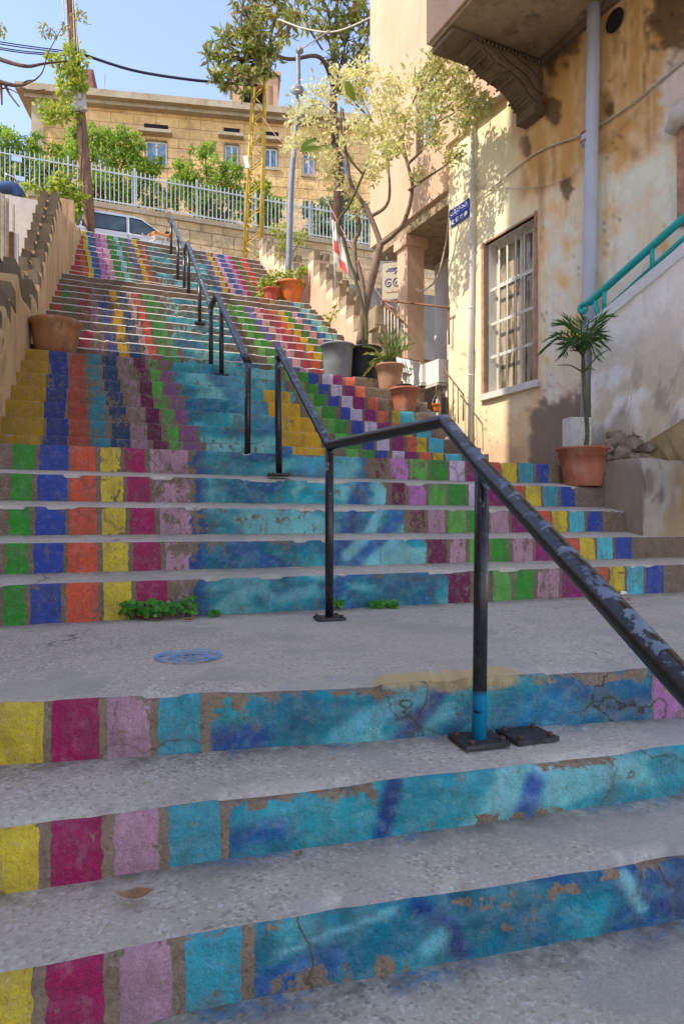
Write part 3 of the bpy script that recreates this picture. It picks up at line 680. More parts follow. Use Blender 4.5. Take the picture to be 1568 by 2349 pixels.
# ------------------------------------------------------------------ handrails
def railing(name, label, pts, posts, r, matrail, mats):
    root = thing(name, label, 'handrail', posts[0][0], 'handrails up the middle of the stairs')
    mb = MB(); P = []
    for i, p in enumerate(pts):                           # small radius at each bend
        p = Vector(p)
        if 0 < i < len(pts)-1:
            a = (Vector(pts[i-1])-p).normalized(); b = (Vector(pts[i+1])-p).normalized()
            P += [p+a*r*0.7, p, p+b*r*0.7]
        else: P.append(p)
    Q = [P[0]]
    for i in range(1, len(P)):
        d = (P[i]-P[i-1]).length; n = max(1, int(d/0.25))
        for j in range(1, n+1): Q.append(P[i-1].lerp(P[i], j/n))
    mb.tube(Q, r, 18); mb.build('rail', matrail, root)
    for b, tp, mt in posts:
        mb = MB(); mb.tube([b, Vector(b).lerp(Vector(tp), 0.5), tp], r*0.86, 16, cap=True); po = mb.build('post', mt, root)
        mb = MB(); mb.box(Vector(b)+Vector((0, 0, 0.008)), 0.15, 0.13, 0.012, AS*0.7, jit=0.002)
        pl = mb.build('base_plate', M['plate'], root)
        for sx in (-1, 1):
            for sy in (-1, 1):
                mb = MB(); q = Vector(b)+Vector((sx*0.055*math.cos(AS)-sy*0.045*math.sin(AS), sx*0.055*math.sin(AS)+sy*0.045*math.cos(AS), 0.019))
                mb.tube([q-Vector((0, 0, 0.006)), q+Vector((0, 0, 0.007))], 0.009, 6); mb.build('bolt', M['bolt'], pl)
    return root
p1b = PX(1098, 1690, 2.14); p1t = Vector((.438, 2.14, .69))
p2b = PX(755, 1400, 3.62); p2b.z = 0.004
j2 = PX(755, 1022, 3.62)
bend = Vector((.39, 2.6, .902))
s3 = 4.56; t3 = t_at(640, s3); p3b = ST(s3, t3, Z_[7]+0.03)
p3t = PX(637, 803, p3b.y)
ex = Vector((.547, 1.09, .255)); ext = ex+(ex-p1t).normalized()*0.9
RL = 0.0262
p1b.z = ZLOW[2]+0.004
railing('handrail', 'black handrail with peeling grey-blue patches crossing the landing and nearest steps', [ext, ex, p1t, bend, j2, p3t+Vector((0.005, 0, 0.01))],
        [(p1b, p1t, M['railfoot']), (p2b, j2, M['rail']), (p3b, p3t-Vector((0, 0.02, 0.05)), M['rail'])], RL, M['rail'], M)
def rp(u, v, s, dz=0):
    t = t_at(u, s); Y = ST(s, t, 0).y; return PX(u, v, Y)
def onstep(s, t):
    k = max(i for i in range(4, 37) if S_[i] <= s); return ST(s, t, Z_[k]+0.006+RISE[k]*0.5)
a0 = rp(569, 833, 5.72); a1 = rp(497, 677, 8.0); a2 = rp(484, 706, 8.22); a3 = rp(430, 556, 11.4); a4 = rp(424, 574, 11.75); a5 = rp(392, 500, 14.3); a6 = rp(388, 508, 14.9)
def under(p, ds=0.0):
    s = -p.x*SA+p.y*CA+ds; t = p.x*CA+p.y*SA; return s, t
def pst(a, b, f):
    p = a.lerp(b, f); s, t = under(p); return (onstep(s, t), p, M['rail'])
s, t_ = under(a0); f0 = (onstep(s+0.02, t_), a0-Vector((0, 0, 0.0)), M['rail'])
f0 = (ST(s+0.02, t_, Z_[8]+0.02), a0, M['rail'])
railing('handrail', 'slim black handrail climbing the upper flights to the street', [a0, a1, a2, a3, a4, a5, a6],
        [f0, pst(a0, a1, 0.80), pst(a2, a3, 0.0), pst(a2, a3, 0.40), pst(a2, a3, 0.93), pst(a4, a5, 0.03), pst(a4, a5, 0.45), pst(a4, a5, 0.97)], 0.031, M['rail'], M)
# loose plate left from an older post
lp = PX(1207, 1680, 2.19); lp.z = ZLOW[2]+0.009
root = thing('steel_plate', 'rusty square steel plate bolted flat on the step right of the blue post foot', 'plate', lp)
mb = MB(); mb.box(lp+Vector((0, 0, 0.003)), 0.15, 0.13, 0.012, AS*0.9, jit=0.003); mb.build('plate', M['plate'], root)
for sx in (-1, 1):
    for sy in (-1, 1):
        mb = MB(); q = lp+Vector((sx*0.055*math.cos(AS*.9)-sy*0.045*math.sin(AS*.9), sx*0.055*math.sin(AS*.9)+sy*0.045*math.cos(AS*.9), 0.008)); mb.tube([q, q+Vector((0, 0, 0.012))], 0.009, 6); mb.build('bolt', M['bolt'], root)

# ------------------------------------------------------------------ boundary walls beside the stairs
def stepped_wall(name, label, segs, tfun, thick, mat, top_mat, side):
    """segs: (s0, s1, top z); the stair-side face follows tfun(s)"""
    root = thing(name, label, 'wall', ST(segs[0][0], tfun(segs[0][0]), 0.9))
    mb = MB(); tb = MB(); cols = []
    for s0, s1, zt in segs:
        for f in (0.004, 0.25, 0.5, 0.75, 0.996): cols.append((s0+(s1-s0)*f, zt-0.17))
    nz = 22; front = []; back = []
    for (sv, zt) in cols:
        fr_, bk_ = [], []
        for q in range(nz+1):
            z = 0.6+(zt-0.6)*q/nz; d = (float(fbm(sv*2.4, z*2.4, 44, 4))-0.5)*0.05
            fr_.append(mb.vert(ST(sv, tfun(sv)+side*d, z))); bk_.append(mb.vert(ST(sv, tfun(sv)+side*(thick+d*.4), z)))
        front.append(fr_); back.append(bk_)
    for a in range(len(cols)-1):
        for q in range(nz):
            mb.face((front[a][q], front[a+1][q], front[a+1][q+1], front[a][q+1]), 0, True); mb.face((back[a][q], back[a+1][q], back[a+1][q+1], back[a][q+1]), 0, True)
        mb.face((front[a][nz], front[a+1][nz], back[a+1][nz], back[a][nz]), 0)
    for e_ in (0, -1):
        for q in range(nz): mb.face((front[e_][q], back[e_][q], back[e_][q+1], front[e_][q+1]), 0)
    for s0, s1, zt in segs:
        # hollow block on top: two humps with a broken groove between
        for (c0, c1, dz) in ((0.0, 0.44, random.uniform(-.03, .0)), (0.56, 1.0, random.uniform(-.04, .01))):
            tb.slab((s0+0.012, thick*c0+0.004, zt-0.19), (s1-0.012, thick*c1-0.004, zt+dz), lambda s, d, z: ST(s+random.uniform(-.012, .012), tfun(s)+side*d+random.uniform(-.008, .008), z+random.uniform(-.012, .012)))
        tb.slab((s0+0.03, thick*0.4, zt-0.19), (s1-0.03, thick*0.6, zt-0.07), lambda s, d, z: ST(s, tfun(s)+side*d, z))
    mb.build('wall_base', mat, root); tb.build('coping_blocks', top_mat, root)
    return root
def tl(s): return float(np.interp(s, [3.8, 4.72, 6, 7.7, 11.3, 14.6], [-0.70, -0.56, -0.53, -0.43, -0.11, 0.25]))
segs = [(4.9, 5.6, 2.0), (5.6, 6.3, 2.25), (6.3, 6.75, 2.48), (6.75, 7.1, 2.68), (7.1, 7.5, 3.02), (7.5, 8.2, 2.98), (8.2, 8.7, 3.18), (8.7, 9.0, 3.46)]
sx = 9.0; zt = 3.70
for i in range(9): segs.append((sx, sx+0.235, zt)); sx += 0.235; zt += 0.213
segs.append((sx, 11.33, zt-0.213))
stepped_wall('stepped_wall', 'low rendered wall with a stair-step block top on the left of the stairs', segs, tl, 0.26, M['leftwall'], M['cdark'], -1)
mb = MB()
def lw(s0, s1, z0, z1, th=0.25): mb.slab((s0, 0, z0), (s1, th, z1), lambda s, d, z: ST(s, tl(s)-d, z+(0.02*math.sin(s*9) if z > 5.5 else 0)))
for i in range(10): lw(11.32+i*0.34, 11.66+i*0.34, 3.5, 5.35+i*0.10)
mb.slab((11.62, -0.03, 3.5), (11.84, 0.30, 5.62), lambda s, d, z: ST(s, tl(s)-d, z)); mb.slab((12.6, -0.03, 4.0), (12.85, 0.30, 6.05), lambda s, d, z: ST(s, tl(s)-d, z))
tag(mb.build('boundary_wall', M['leftwall'], None, ST(11.4, tl(11.4), 3.5)), 'tall stained wall with piers on the left of the topmost flight', 'wall')
def tr(s): return 3.93
segs = [(8.75, 9.1, 3.2)]; sx = 9.1; zt = 3.55
for i in range(8): segs.append((sx, sx+0.3, zt+(0.08 if i == 7 else 0))); sx += 0.3; zt += 0.232
stepped_wall('stepped_wall', 'sunlit wall with broken stair-step blocks on the right beside the flag', segs, tr, 0.3, M['pinkplaster'], M['cblock'], 1)
segs = []; sx = 11.95; zt = 5.25
for i in range(9): segs.append((sx, sx+0.33, zt+0.18*i+(0.12 if i % 3 == 2 else 0))); sx += 0.33
stepped_wall('stepped_wall', 'pale upright wall blocks right of the topmost flight behind the lamp post', segs, lambda s: 3.9+0.012*(s-12), 0.28, M['pinkplaster'], M['cblock'], 1)
# broken kerb right of the middle flight, ledge beside the wall
mb = MB(); random.seed(5)
for i in range(16):
    s0 = 5.55+i*0.135; z0 = 1.02+max(0, (s0-5.72))*0.56
    mb.slab((s0, 3.76, 0.7), (s0+0.138, 3.98, z0+0.05), lambda s, t, z: ST(s, t+random.uniform(-.012, .012), z+random.uniform(-.03, .03)))
mb.build('kerb', M['cement']); struct(D.objects['kerb'])
mb = MB(); e0, e1 = e_at(1290), e_at(1030)
for i in range(20):
    a, b = e0+(e1-e0)*i/20, e0+(e1-e0)*(i+1)/20
    mb.slab((a, -0.42, 0.8), (b, 0.02, 1.05), lambda e, p, z: WP(e, p+random.uniform(-.008, .008), z+random.uniform(-.012, .012)))
struct(mb.build('wall_ledge_kerb', M['cement']))

# ------------------------------------------------------------------ the old house on the right
EWN = e_at(1700)-2.5; ZW1 = 10.5
wu0, wu1 = e_at(1112), e_at(1229); wz0, wz1 = z_at(893, YW(1165)), z_at(512, YW(1165))
wz0 = z_at(905, YW(1110)); wz1 = z_at(562, YW(1110))
old = thing('old_house', 'weathered ochre and white plastered house wall on the right with barred window and balcony', 'house', WP(0, 0.2, 1.0))
def blob(U, V, cu, cv, ru, rv, s): return sstep(1.0, 0.6, np.hypot((U-cu)/ru, (V-cv)/rv)+(fbm(U/22, V/22, s)-0.5)*1.3)
def wall_col(U, V):
    n = fbm(U/60, V/60, 3); n2 = fbm(U/26, V/120, 8); n3 = fbm(U/18, V/18, 12)
    c = mixc((0.68, 0.55, 0.38), (0.60, 0.45, 0.27), sstep(0.4, 0.62, n))
    line = 470-(U-1230)*0.62+ (n-0.5)*120
    och = sstep(20, -25, V-line)*sstep(1165, 1215, U)
    oc = mixc((0.54, 0.34, 0.12), (0.66, 0.49, 0.26), sstep(0.38, 0.62, n2)); oc = mixc(oc, (0.33, 0.18, 0.05), sstep(0.57, 0.72, n2)*0.8)
    c = mixc(c, oc, och)
    wh = sstep(-40, 40, V-(line+15))*sstep(1225, 1260, U)
    wc = mixc((0.68, 0.58, 0.45), (0.72, 0.66, 0.57), sstep(0.4, 0.6, n)); wc = mixc(wc, (0.62, 0.40, 0.14), sstep(0.56, 0.66, fbm(U/40, V/70, 33))*0.8)
    c = mixc(c, wc, wh)
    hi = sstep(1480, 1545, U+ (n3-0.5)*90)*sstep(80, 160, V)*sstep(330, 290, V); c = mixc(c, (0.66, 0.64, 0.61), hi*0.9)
    c = mixc(c, (0.66, 0.62, 0.56), sstep(420, 500, V-0.1*(U-1240)+(n3-0.5)*60)*sstep(1240, 1265, U)*sstep(0.35, 0.6, n)*0.7)
    cem = sstep(-14, 14, V-(940-(U-1215)*0.45)+(n3-0.5)*110)*sstep(1205, 1222, U+(n3-.5)*26)
    c = mixc(c, mixc((0.24, 0.205, 0.16), (0.17, 0.145, 0.115), n), cem)
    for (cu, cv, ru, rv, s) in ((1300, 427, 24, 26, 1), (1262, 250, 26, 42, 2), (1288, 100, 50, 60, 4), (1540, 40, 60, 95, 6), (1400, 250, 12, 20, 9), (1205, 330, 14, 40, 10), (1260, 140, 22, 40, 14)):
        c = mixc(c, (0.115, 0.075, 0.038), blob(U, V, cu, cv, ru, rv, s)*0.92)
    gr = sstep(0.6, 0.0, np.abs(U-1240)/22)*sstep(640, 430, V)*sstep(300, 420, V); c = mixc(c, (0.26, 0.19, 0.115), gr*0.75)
    lef = sstep(1215, 1160, U); c = mixc(c, mixc((0.76, 0.66, 0.50), (0.68, 0.54, 0.36), n), lef*0.9)  # cream plaster strip at left, paled further with painted sunlight
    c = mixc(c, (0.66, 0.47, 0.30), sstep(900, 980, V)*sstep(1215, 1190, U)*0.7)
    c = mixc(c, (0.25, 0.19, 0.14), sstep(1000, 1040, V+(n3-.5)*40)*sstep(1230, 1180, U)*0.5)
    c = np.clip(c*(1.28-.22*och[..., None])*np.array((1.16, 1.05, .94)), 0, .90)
    hc = np.abs(fbm(U/55+fbm(U/20, V/20, 71)*.8, V/55, 73, 3)-.5); c = mixc(c, c*.45, sstep(.008, .002, hc)*sstep(.5, .6, fbm(U/140, V/140, 79))*.8)
    return c
def grid_wall(es, zs, hole, p=0.0):
    mb = MB(); es = np.array(sorted(es)); zs = np.array(sorted(zs)); ids = []
    for e in es:
        P = [WP(e, p+(float(fbm(e*2.2, z*2.2, 44))-0.5)*0.035, z) for z in zs]
        U = np.array([CXP+FOC*q.x/max(q.y, 0.5) for q in P]); V = np.array([HZP-(q.z-EZ)/max(q.y, 0.5)*FOC for q in P])
        cs = wall_col(U, V); ids.append([mb.vert(q, tuple(c)+(1,)) for q, c in zip(P, cs)])
    for i in range(len(es)-1):
        for j in range(len(zs)-1):
            ec, zc = (es[i]+es[i+1])/2, (zs[j]+zs[j+1])/2
            if any(h[0] < ec < h[1] and h[2] < zc < h[3] for h in hole): continue
            mb.face((ids[i][j], ids[i+1][j], ids[i+1][j+1], ids[i][j+1]), 0, True)
    return mb
we0, we1 = min(wu0, wu1), max(wu0, wu1)
es = list(np.arange(e_at(1600), 0.0, 0.035))+[0.0, we0, we1]+list(np.arange(EWN, e_at(1600), 0.4))
zs = list(np.arange(0.6, 6.6, 0.035))+[wz0, wz1]+list(np.arange(6.6, ZW1, 0.3))
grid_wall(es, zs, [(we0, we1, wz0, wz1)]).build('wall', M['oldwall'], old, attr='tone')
mb = MB(); mb.slab((-0.01, 0.0, 0.6), (0.0, 2.2, 5.3), WP); mb.slab((EWN, 2.2, 0.6), (0, 2.3, ZW1), WP); mb.slab((EWN, 0.0, ZW1-0.1), (0, 2.3, ZW1), WP)
mb.build('side_wall', M['pinkplaster'], old)
# window
win = MB(); dp = 0.26
for (a, b, c_, d_) in ((we0, wz0, we1, wz0+0.0), ):
    pass
win.slab((we0-0.0, 0.0, wz0-0.04), (we1, dp, wz0), WP); win.slab((we0, 0.0, wz1), (we1, dp, wz1+0.04), WP)
win.slab((we0-0.04, 0.0, wz0), (we0, dp, wz1), WP); win.slab((we1, 0.0, wz0), (we1+0.04, dp, wz1), WP)
wo = win.build('window', M['whiteplaster'], old)
fr = MB(); th = 0.045
for e in (we0, we1-th, (we0+we1)/2-th/2): fr.slab((e, 0.17, wz0), (e+th, 0.22, wz1), WP)
for z in (wz0, wz1-th, wz0+(wz1-wz0)*0.72): fr.slab((we0+th, 0.172, z), (we1-th, 0.218, z+th), WP)
fr.build('frame', M['bar'], wo)
pn = MB(); pn.poly([WP(we0, 0.2, wz0), WP(we1, 0.2, wz0), WP(we1, 0.2, wz1), WP(we0, 0.2, wz1)]); pn.build('pane', M['glassw'], wo)
cu = MB(); n = 26
row = [[cu.vert(WP(we0+(we1-we0)*i/n, 0.28+0.02*math.sin(i*1.9), z)) for i in range(n+1)] for z in (wz0, wz0+(wz1-wz0)*0.68)]
for i in range(n): cu.face((row[0][i], row[0][i+1], row[1][i+1], row[1][i]), 0, True)
cu.poly([WP(we0, 0.6, wz0), WP(we1, 0.6, wz0), WP(we1, 0.6, wz1), WP(we0, 0.6, wz1)], 1)
cu.build('curtain', [M['cloth'], M['darkin']], wo)
gr = MB()
for i in range(1, 6):
    e = we0+(we1-we0)*i/6; gr.tube([WP(e, 0.09, wz0-0.005), WP(e, 0.09, wz1+0.005)], 0.0115, 7)
for f in (0.25, 0.47, 0.70): gr.box(WP((we0+we1)/2, 0.09, wz0+(wz1-wz0)*f), we1-we0+0.02, 0.012, 0.035, ax=(Vector((WE[0], WE[1], 0)), Vector((WN[0], WN[1], 0)), Vector((0, 0, 1))))
gr.build('grille', M['bar'], wo)
sl = MB(); sl.slab((we0-0.06, -0.05, wz0-0.075), (we1+0.06, 0.06, wz0-0.002), WP); sl.build('sill', M['whiteplaster'], wo)
tm = MB(); tm.slab((we1+0.0, -0.022, wz0), (we1+0.05, 0.05, wz1+0.02), WP); tm.slab((we0-0.022, -0.03, wz0), (we0+0.0, 0.03, wz1+0.03), WP); tm.slab((we0, -0.012, wz1-0.0), (we1, 0.04, wz1+0.022), WP)
tm.build('trim', M['brickred'], wo)
# ledge dividing storeys on the lit strip
# balcony slab on a carved corbel
eb = e_at(1192); zb_ = 5.36; PB_ = 1.16
bal = MB(); n = 14
bal.slab((EWN+0.3, -PB_, zb_), (eb, 0.0, zb_+0.17), lambda e, p, z: WP(e+(0.012*math.sin(p*23)), p, z+0.012*math.sin(e*13)))
bo = bal.build('balcony', M['soffit'], old)
pa = MB(); pa.slab((EWN+0.3, -PB_-0.03, zb_+0.05), (eb+0.03, -PB_+0.10, zb_+1.15), WP); pa.slab((eb-0.10, -PB_+0.1, zb_+0.06), (eb+0.028, -0.005, zb_+1.15), WP)
pa.build('parapet', M['pinkplaster'], bo)
def corbel(e0, th):
    SP, SZ = .90, .80
    pts = [(-1.0, 0), (-1.0, -.10), (-.93, -.16), (-.90, -.15), (-.86, -.20), (-.80, -.21), (-.76, -.255), (-.68, -.27), (-.60, -.31), (-.55, -.30), (-.50, -.34), (-.42, -.36), (-.34, -.42), (-.27, -.48), (-.25, -.54), (-.20, -.56), (-.18, -.60), (-.08, -.64), (0, -.69), (0, 0)]
    pts = [(a_*SP, b_*SZ) for a_, b_ in pts]
    mb = MB(); mb.prism([WP(e0, p, zb_+z+0.002) for p, z in pts], WP(e0-th, 0, 0)-WP(e0, 0, 0))
    # raised scroll and bead mouldings on the side toward the steps
    for off in (-th-0.012, 0.012):
        for sc, rr in ((0.82, 0.018), (0.60, 0.013), (0.36, 0.011)):
            q = [WP(e0+off, p*sc-0.02, zb_+z*sc-0.03) for p, z in pts[1:-1]]; mb.tube(q, rr, 6)
        for i in range(16): mb.ball(WP(e0+off, -0.82+i*0.05, zb_-0.045), 0.015, 0.017, 0.022, 6, 5)
        c0 = WP(e0+off, -0.62, zb_-0.17)
        for i in range(8):
            a = i*math.pi/4; mb.tube([c0, WP(e0+off, -0.62+0.05*math.cos(a), zb_-0.17+0.05*math.sin(a))], [0.008, 0.014], 6)
    for pz in [(a_*SP, b_*SZ) for a_, b_ in ((-.93, -.165), (-.84, -.215), (-.74, -.265), (-.58, -.315), (-.45, -.36), (-.27, -.50), (-.2, -.57))]:
        mb.tube([WP(e0+0.015, pz[0], zb_+pz[1]), WP(e0-th-0.015, pz[0], zb_+pz[1])], 0.013, 8)
    mb.slab((e0-th-0.02, -.14, zb_-.59), (e0+0.02, 0.0, zb_-.48), WP)
    return mb
corbel(eb-0.12, 0.24).build('corbel', M['corbel'], bo)
mb = MB(); mb.slab((eb-0.36, -PB_+0.02, zb_-0.05), (eb-0.0, 0.0, zb_+0.002), WP); mb.slab((EWN+.3, -0.05, zb_-0.07), (eb-0.36, 0.0, zb_), WP); mb.build('soffit_band', M['corbel'], bo)
# brown door at the head of the side stair
de0, de1 = e_at(1557), e_at(1557)-0.95; dz0 = z_at(520, YW(1560))
dr = MB(); dr.slab((de1, -0.03, dz0), (de0, 0.0, z_at(295, YW(1560))), WP); d_o = dr.build('door', M['brickred'], old)
dr = MB(); dr.tube([WP(de1-0.05, -0.05, z_at(272, YW(1560))), WP(de0-0.03, -0.05, z_at(272, YW(1560))), WP(de0+0.06, -0.04, z_at(300, YW(1560)))], [0.09, 0.10, 0.05], 10); dr.build('door_hood', M['whiteplaster'], d_o)
hole = WP(e_at(1412), 0, z_at(48, YW(1412)))
mb = MB(); mb.tube([hole+Vector((-.004*WN[0]*4, -.004*WN[1]*4, 0)), hole+Vector((-.006*WN[0]*4, -.006*WN[1]*4, 0))], 0.10, 20); mb.build('vent_hole', M['darkin'], old)

# ------------------------------------------------------------------ neighbour's overhanging house
nb = thing('neighbour_house', 'pale pink rendered house with an overhanging upper storey above the yard', 'house', WP(1.0, 1.0, 1.0))
zs_ = 4.74; e_far = e_at(855)
we_a, we_b = e_at(1000, -.05), e_at(953, -.05); wza, wzb = 5.52, 6.62
mb = MB(); P0 = -0.05
for (a, b, c_, d_) in ((0.0, we_a, zs_, 10.5), (we_b, e_far, zs_, 10.5), (we_a, we_b, zs_, wza), (we_a, we_b, wzb, 10.5)): mb.slab((a, P0, c_), (b, 0.16, d_), WP)
mb.slab((eb+0.05, P0, 5.30), (0.0, 0.0, 10.5), WP)
mb.slab((e_far-0.16, 0.16, zs_), (e_far, 3.2, 10.5), WP)
mb.build('upper_wall', M['pinkplaster'], nb)
mb = MB(); mb.slab((0.002, 0.0, zs_-0.16), (e_far-0.002, 3.2, zs_+0.002), lambda e, p, z: WP(e, p+(0.01*math.sin(e*17) if p < .1 else 0), z)); mb.build('soffit', M['soffit'], nb)
mb = MB(); mb.slab((-1.2, 1.0, 0.9), (1.75, 1.2, zs_-0.15), WP); mb.slab((1.75, 1.0, .9), (1.85, 3.2, zs_-.15), WP); mb.build('lower_wall', M['whiteplaster'], nb)
mb = MB(); mb.slab((1.05, 0.02, 0.9), (1.33, 0.30, zs_-0.16), lambda e, p, z: WP(e+0.006*math.sin(z*7), p, z)); mb.slab((1.01, -0.02, zs_-0.30), (1.37, 0.34, zs_-0.157), WP); mb.build('column', M['pinkplaster'], nb)
wn = MB()
for (lo, hi) in (((we_a, P0+.02, wza-.03), (we_b, .17, wza)), ((we_a, P0+.02, wzb), (we_b, .17, wzb+.03)), ((we_a-.03, P0+.02, wza), (we_a, .17, wzb)), ((we_b, P0+.02, wza), (we_b+.03, .17, wzb))): wn.slab(lo, hi, WP)
w_o = wn.build('window', M['pinkplaster'], nb)
wn = MB()
for e in (we_a+.002, we_b-.04, (we_a+we_b)/2-.02): wn.slab((e, .08, wza+.002), (e+.04, .12, wzb-.002), WP)
for z in (wza+.002, wzb-.045): wn.slab((we_a+.04, .082, z), (we_b-.04, .118, z+.04), WP)
wn.build('frame', M['white'], w_o)
wn = MB(); wn.poly([WP(we_a, .1, wza), WP(we_b, .1, wza), WP(we_b, .1, wzb), WP(we_a, .1, wzb)]); wn.build('pane', M['glassb'], w_o)

# ------------------------------------------------------------------ drainpipes
yp = YW(1362, -0.09)
def pipe_pt(u, v, p): y = YW(u, p); return PX(u, v, y)
root = thing('drainpipe', 'thick grey-blue drainpipe running down the old house wall with wire ties', 'pipe', pipe_pt(1343, 1040, -0.09))
pb, pt_ = pipe_pt(1344, 1035, -0.09), pipe_pt(1362, -60, -0.09)
mb = MB(); mb.tube([pb, pb.lerp(pt_, 0.28), pb.lerp(pt_, 0.66), pt_], 0.062, 20); mb.build('pipe', M['pipe'], root)
mb = MB(); c_ = pipe_pt(1348, 318, -0.09); d_ = (pt_-pb).normalized(); mb.tube([c_-d_*0.06, c_-d_*0.055, c_+d_*0.055, c_+d_*0.06], [0.06, 0.067, 0.067, 0.06], 20); mb.build('collar', M['pipe'], root)
mb = MB()
for z in (-0.045, -0.03, 0.035, 0.05): mb.tube([c_+d_*(z-.004), c_+d_*(z+.004)], 0.0705, 20)
mb.build('tie', M['rust'], root)
root = thing('drainpipe', 'thin white downpipe at the corner left of the barred window', 'pipe', pipe_pt(1078, 1040, -0.05))
pb, pt_ = pipe_pt(1077, 1040, -0.045), pipe_pt(1084, 282, -0.045)
mb = MB(); mb.tube([pb, pb.lerp(pt_, 0.5), pt_, pipe_pt(1092, 262, -0.075), pipe_pt(1150, 215, -0.075)], 0.028, 12); mb.build('pipe', M['pipew'], root)
for v in (380, 560, 705, 860): mb = MB(); c_ = pb.lerp(pt_, (1040-v)/758); mb.tube([c_-Vector((0, 0, .008)), c_+Vector((0, 0, .008))], 0.032, 12); mb.build('clamp', M['pipew'], root)

# ------------------------------------------------------------------ side stair with teal rail
A = PX(1354, 1199, 6.14); B = PX(1568, 1199, 5.40); dB = (B-A); dB.z = 0; Ld = dB.length; dB.normalize(); nB = Vector((-dB.y, dB.x, 0))
if nB.y < 0: nB = -nB
def SD(x, d, z): return Vector((A.x, A.y, 0))+dB*x+nB*d+Vector((0, 0, z))
z0 = z_at(742, 6.14); z1 = z_at(562, 5.40); slp = (z1-z0)/Ld; LE = Ld+0.7
side = thing('side_stair', 'white plastered side stair with a teal metal railing climbing to the right', 'stairs', SD(0, 0, 1.0))
mb = MB()
zu = z_at(1035, PX(1452, 0, 5.78).y); xu = 0.40
und = lambda x: zu+(x-xu)*slp*1.0
nx_ = 60; nz = 36; ids = []
for i in range(nx_+1):
    x = LE*i/nx_; top = z0+slp*x; bot = max(0.95, und(x)) if x > xu else 0.95
    ids.append([])
    for j in range(nz+1):
        z = bot+(top-bot)*j/nz; f = float(fbm(x*3, z*3, 15)); f2 = float(fbm(x*9, z*9, 25))
        d = -0.0+(f-0.5)*0.05
        wh = np.array((0.88, 0.84, 0.75)); h = (z-1.0)/1.4
        c = wh
        c = c*(1-sstep(0.50, 0.58, f)*0.6)+np.array((0.52, 0.38, 0.18))*sstep(0.50, 0.58, f)*0.6*sstep(1.2, .3, h)+np.array((.86, .82, .72))*sstep(.50, .58, f)*0.6*(1-sstep(1.2, .3, h))
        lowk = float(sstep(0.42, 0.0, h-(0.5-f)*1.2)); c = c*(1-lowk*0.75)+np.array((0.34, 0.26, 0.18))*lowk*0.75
        gk = float(sstep(0.60, 0.66, f2)*sstep(.9, .4, h)); c = c*(1-gk*.4)+np.array((0.20, 0.18, 0.15))*gk*.4
        ids[-1].append(mb.vert(SD(x, d+0.10*max(0, 0.35-h)*(f2-0.5), z), tuple(c)+(1,)))
for i in range(nx_):
    for j in range(nz): mb.face((ids[i][j], ids[i+1][j], ids[i+1][j+1], ids[i][j+1]), 0, True)
mb.build('side_wall', M['oldwall'], side, attr='tone')
mb = MB()
mb.prism([SD(-0.03, -0.025, z0-0.10), SD(LE, -0.025, z0+slp*LE-0.10), SD(LE, -0.025, z0+slp*LE+0.0), SD(-0.03, -0.025, z0+0.0)], nB*0.10); mb.build('stringer', M['white'], side)
mb = MB(); mb.prism([SD(xu, 0.02, und(xu)+.02), SD(LE, 0.02, und(LE)+.02), SD(LE, 0.02, z0+slp*LE-.2), SD(0, 0.02, z0-.2), SD(0, 0.02, 0.95), SD(xu, 0.02, 0.95)], nB*0.7); mb.build('stair_body', M['soffit'], side)
mb = MB(); xs_ = [xu+(LE-xu)*i/12 for i in range(13)]
for a_, b_ in zip(xs_, xs_[1:]): mb.poly([SD(a_, 0.02, und(a_)+.01), SD(b_, 0.02, und(b_)+.01), SD(b_, 0.30, .85), SD(a_, 0.30, .85)])
mb.build('underside', M['under'], side)
mb = MB()
for i in range(11):
    x = 0.05+i*0.2; mb.slab((x, 0.08, z0-.15+slp*x), (x+0.24, 0.68, z0+0.03+slp*x-0.05), SD)
mb.build('tread', M['cement'], side)
rl = MB(); ra, rb = SD(-0.02, 0.0, z_at(693, 6.14)), SD(LE, 0.0, 0); rb.z = ra.z+(z_at(500, 5.40)-ra.z)*LE/Ld
curl = [ra+dB*(-0.035+0.035*math.cos(a))+Vector((0, 0, -0.035+0.035*math.sin(a)))-dB*0.03 for a in [math.pi*(0.5+i*0.22) for i in range(8)]]
rl.tube([rb, ra.lerp(rb, .5), ra]+curl, [0.033, 0.033, 0.033]+[0.024]*8, 14); ro = rl.build('railing', M['teal'], side)
rl = MB(); o_ = Vector((0, 0, -0.125)); rl.tube([ra+dB*0.15+o_, rb+o_], 0.019, 8)
for x in (0.055, 0.16, 0.62, 1.1, 1.55):
    p = ra+dB*x; p.z += (rb.z-ra.z)*x/LE; q = p.copy(); q.z = z0+slp*x-0.01; rl.tube([p, q+dB*(0.05 if x < .1 else 0)], 0.02, 8)
rl.build('baluster', M['teal'], ro)
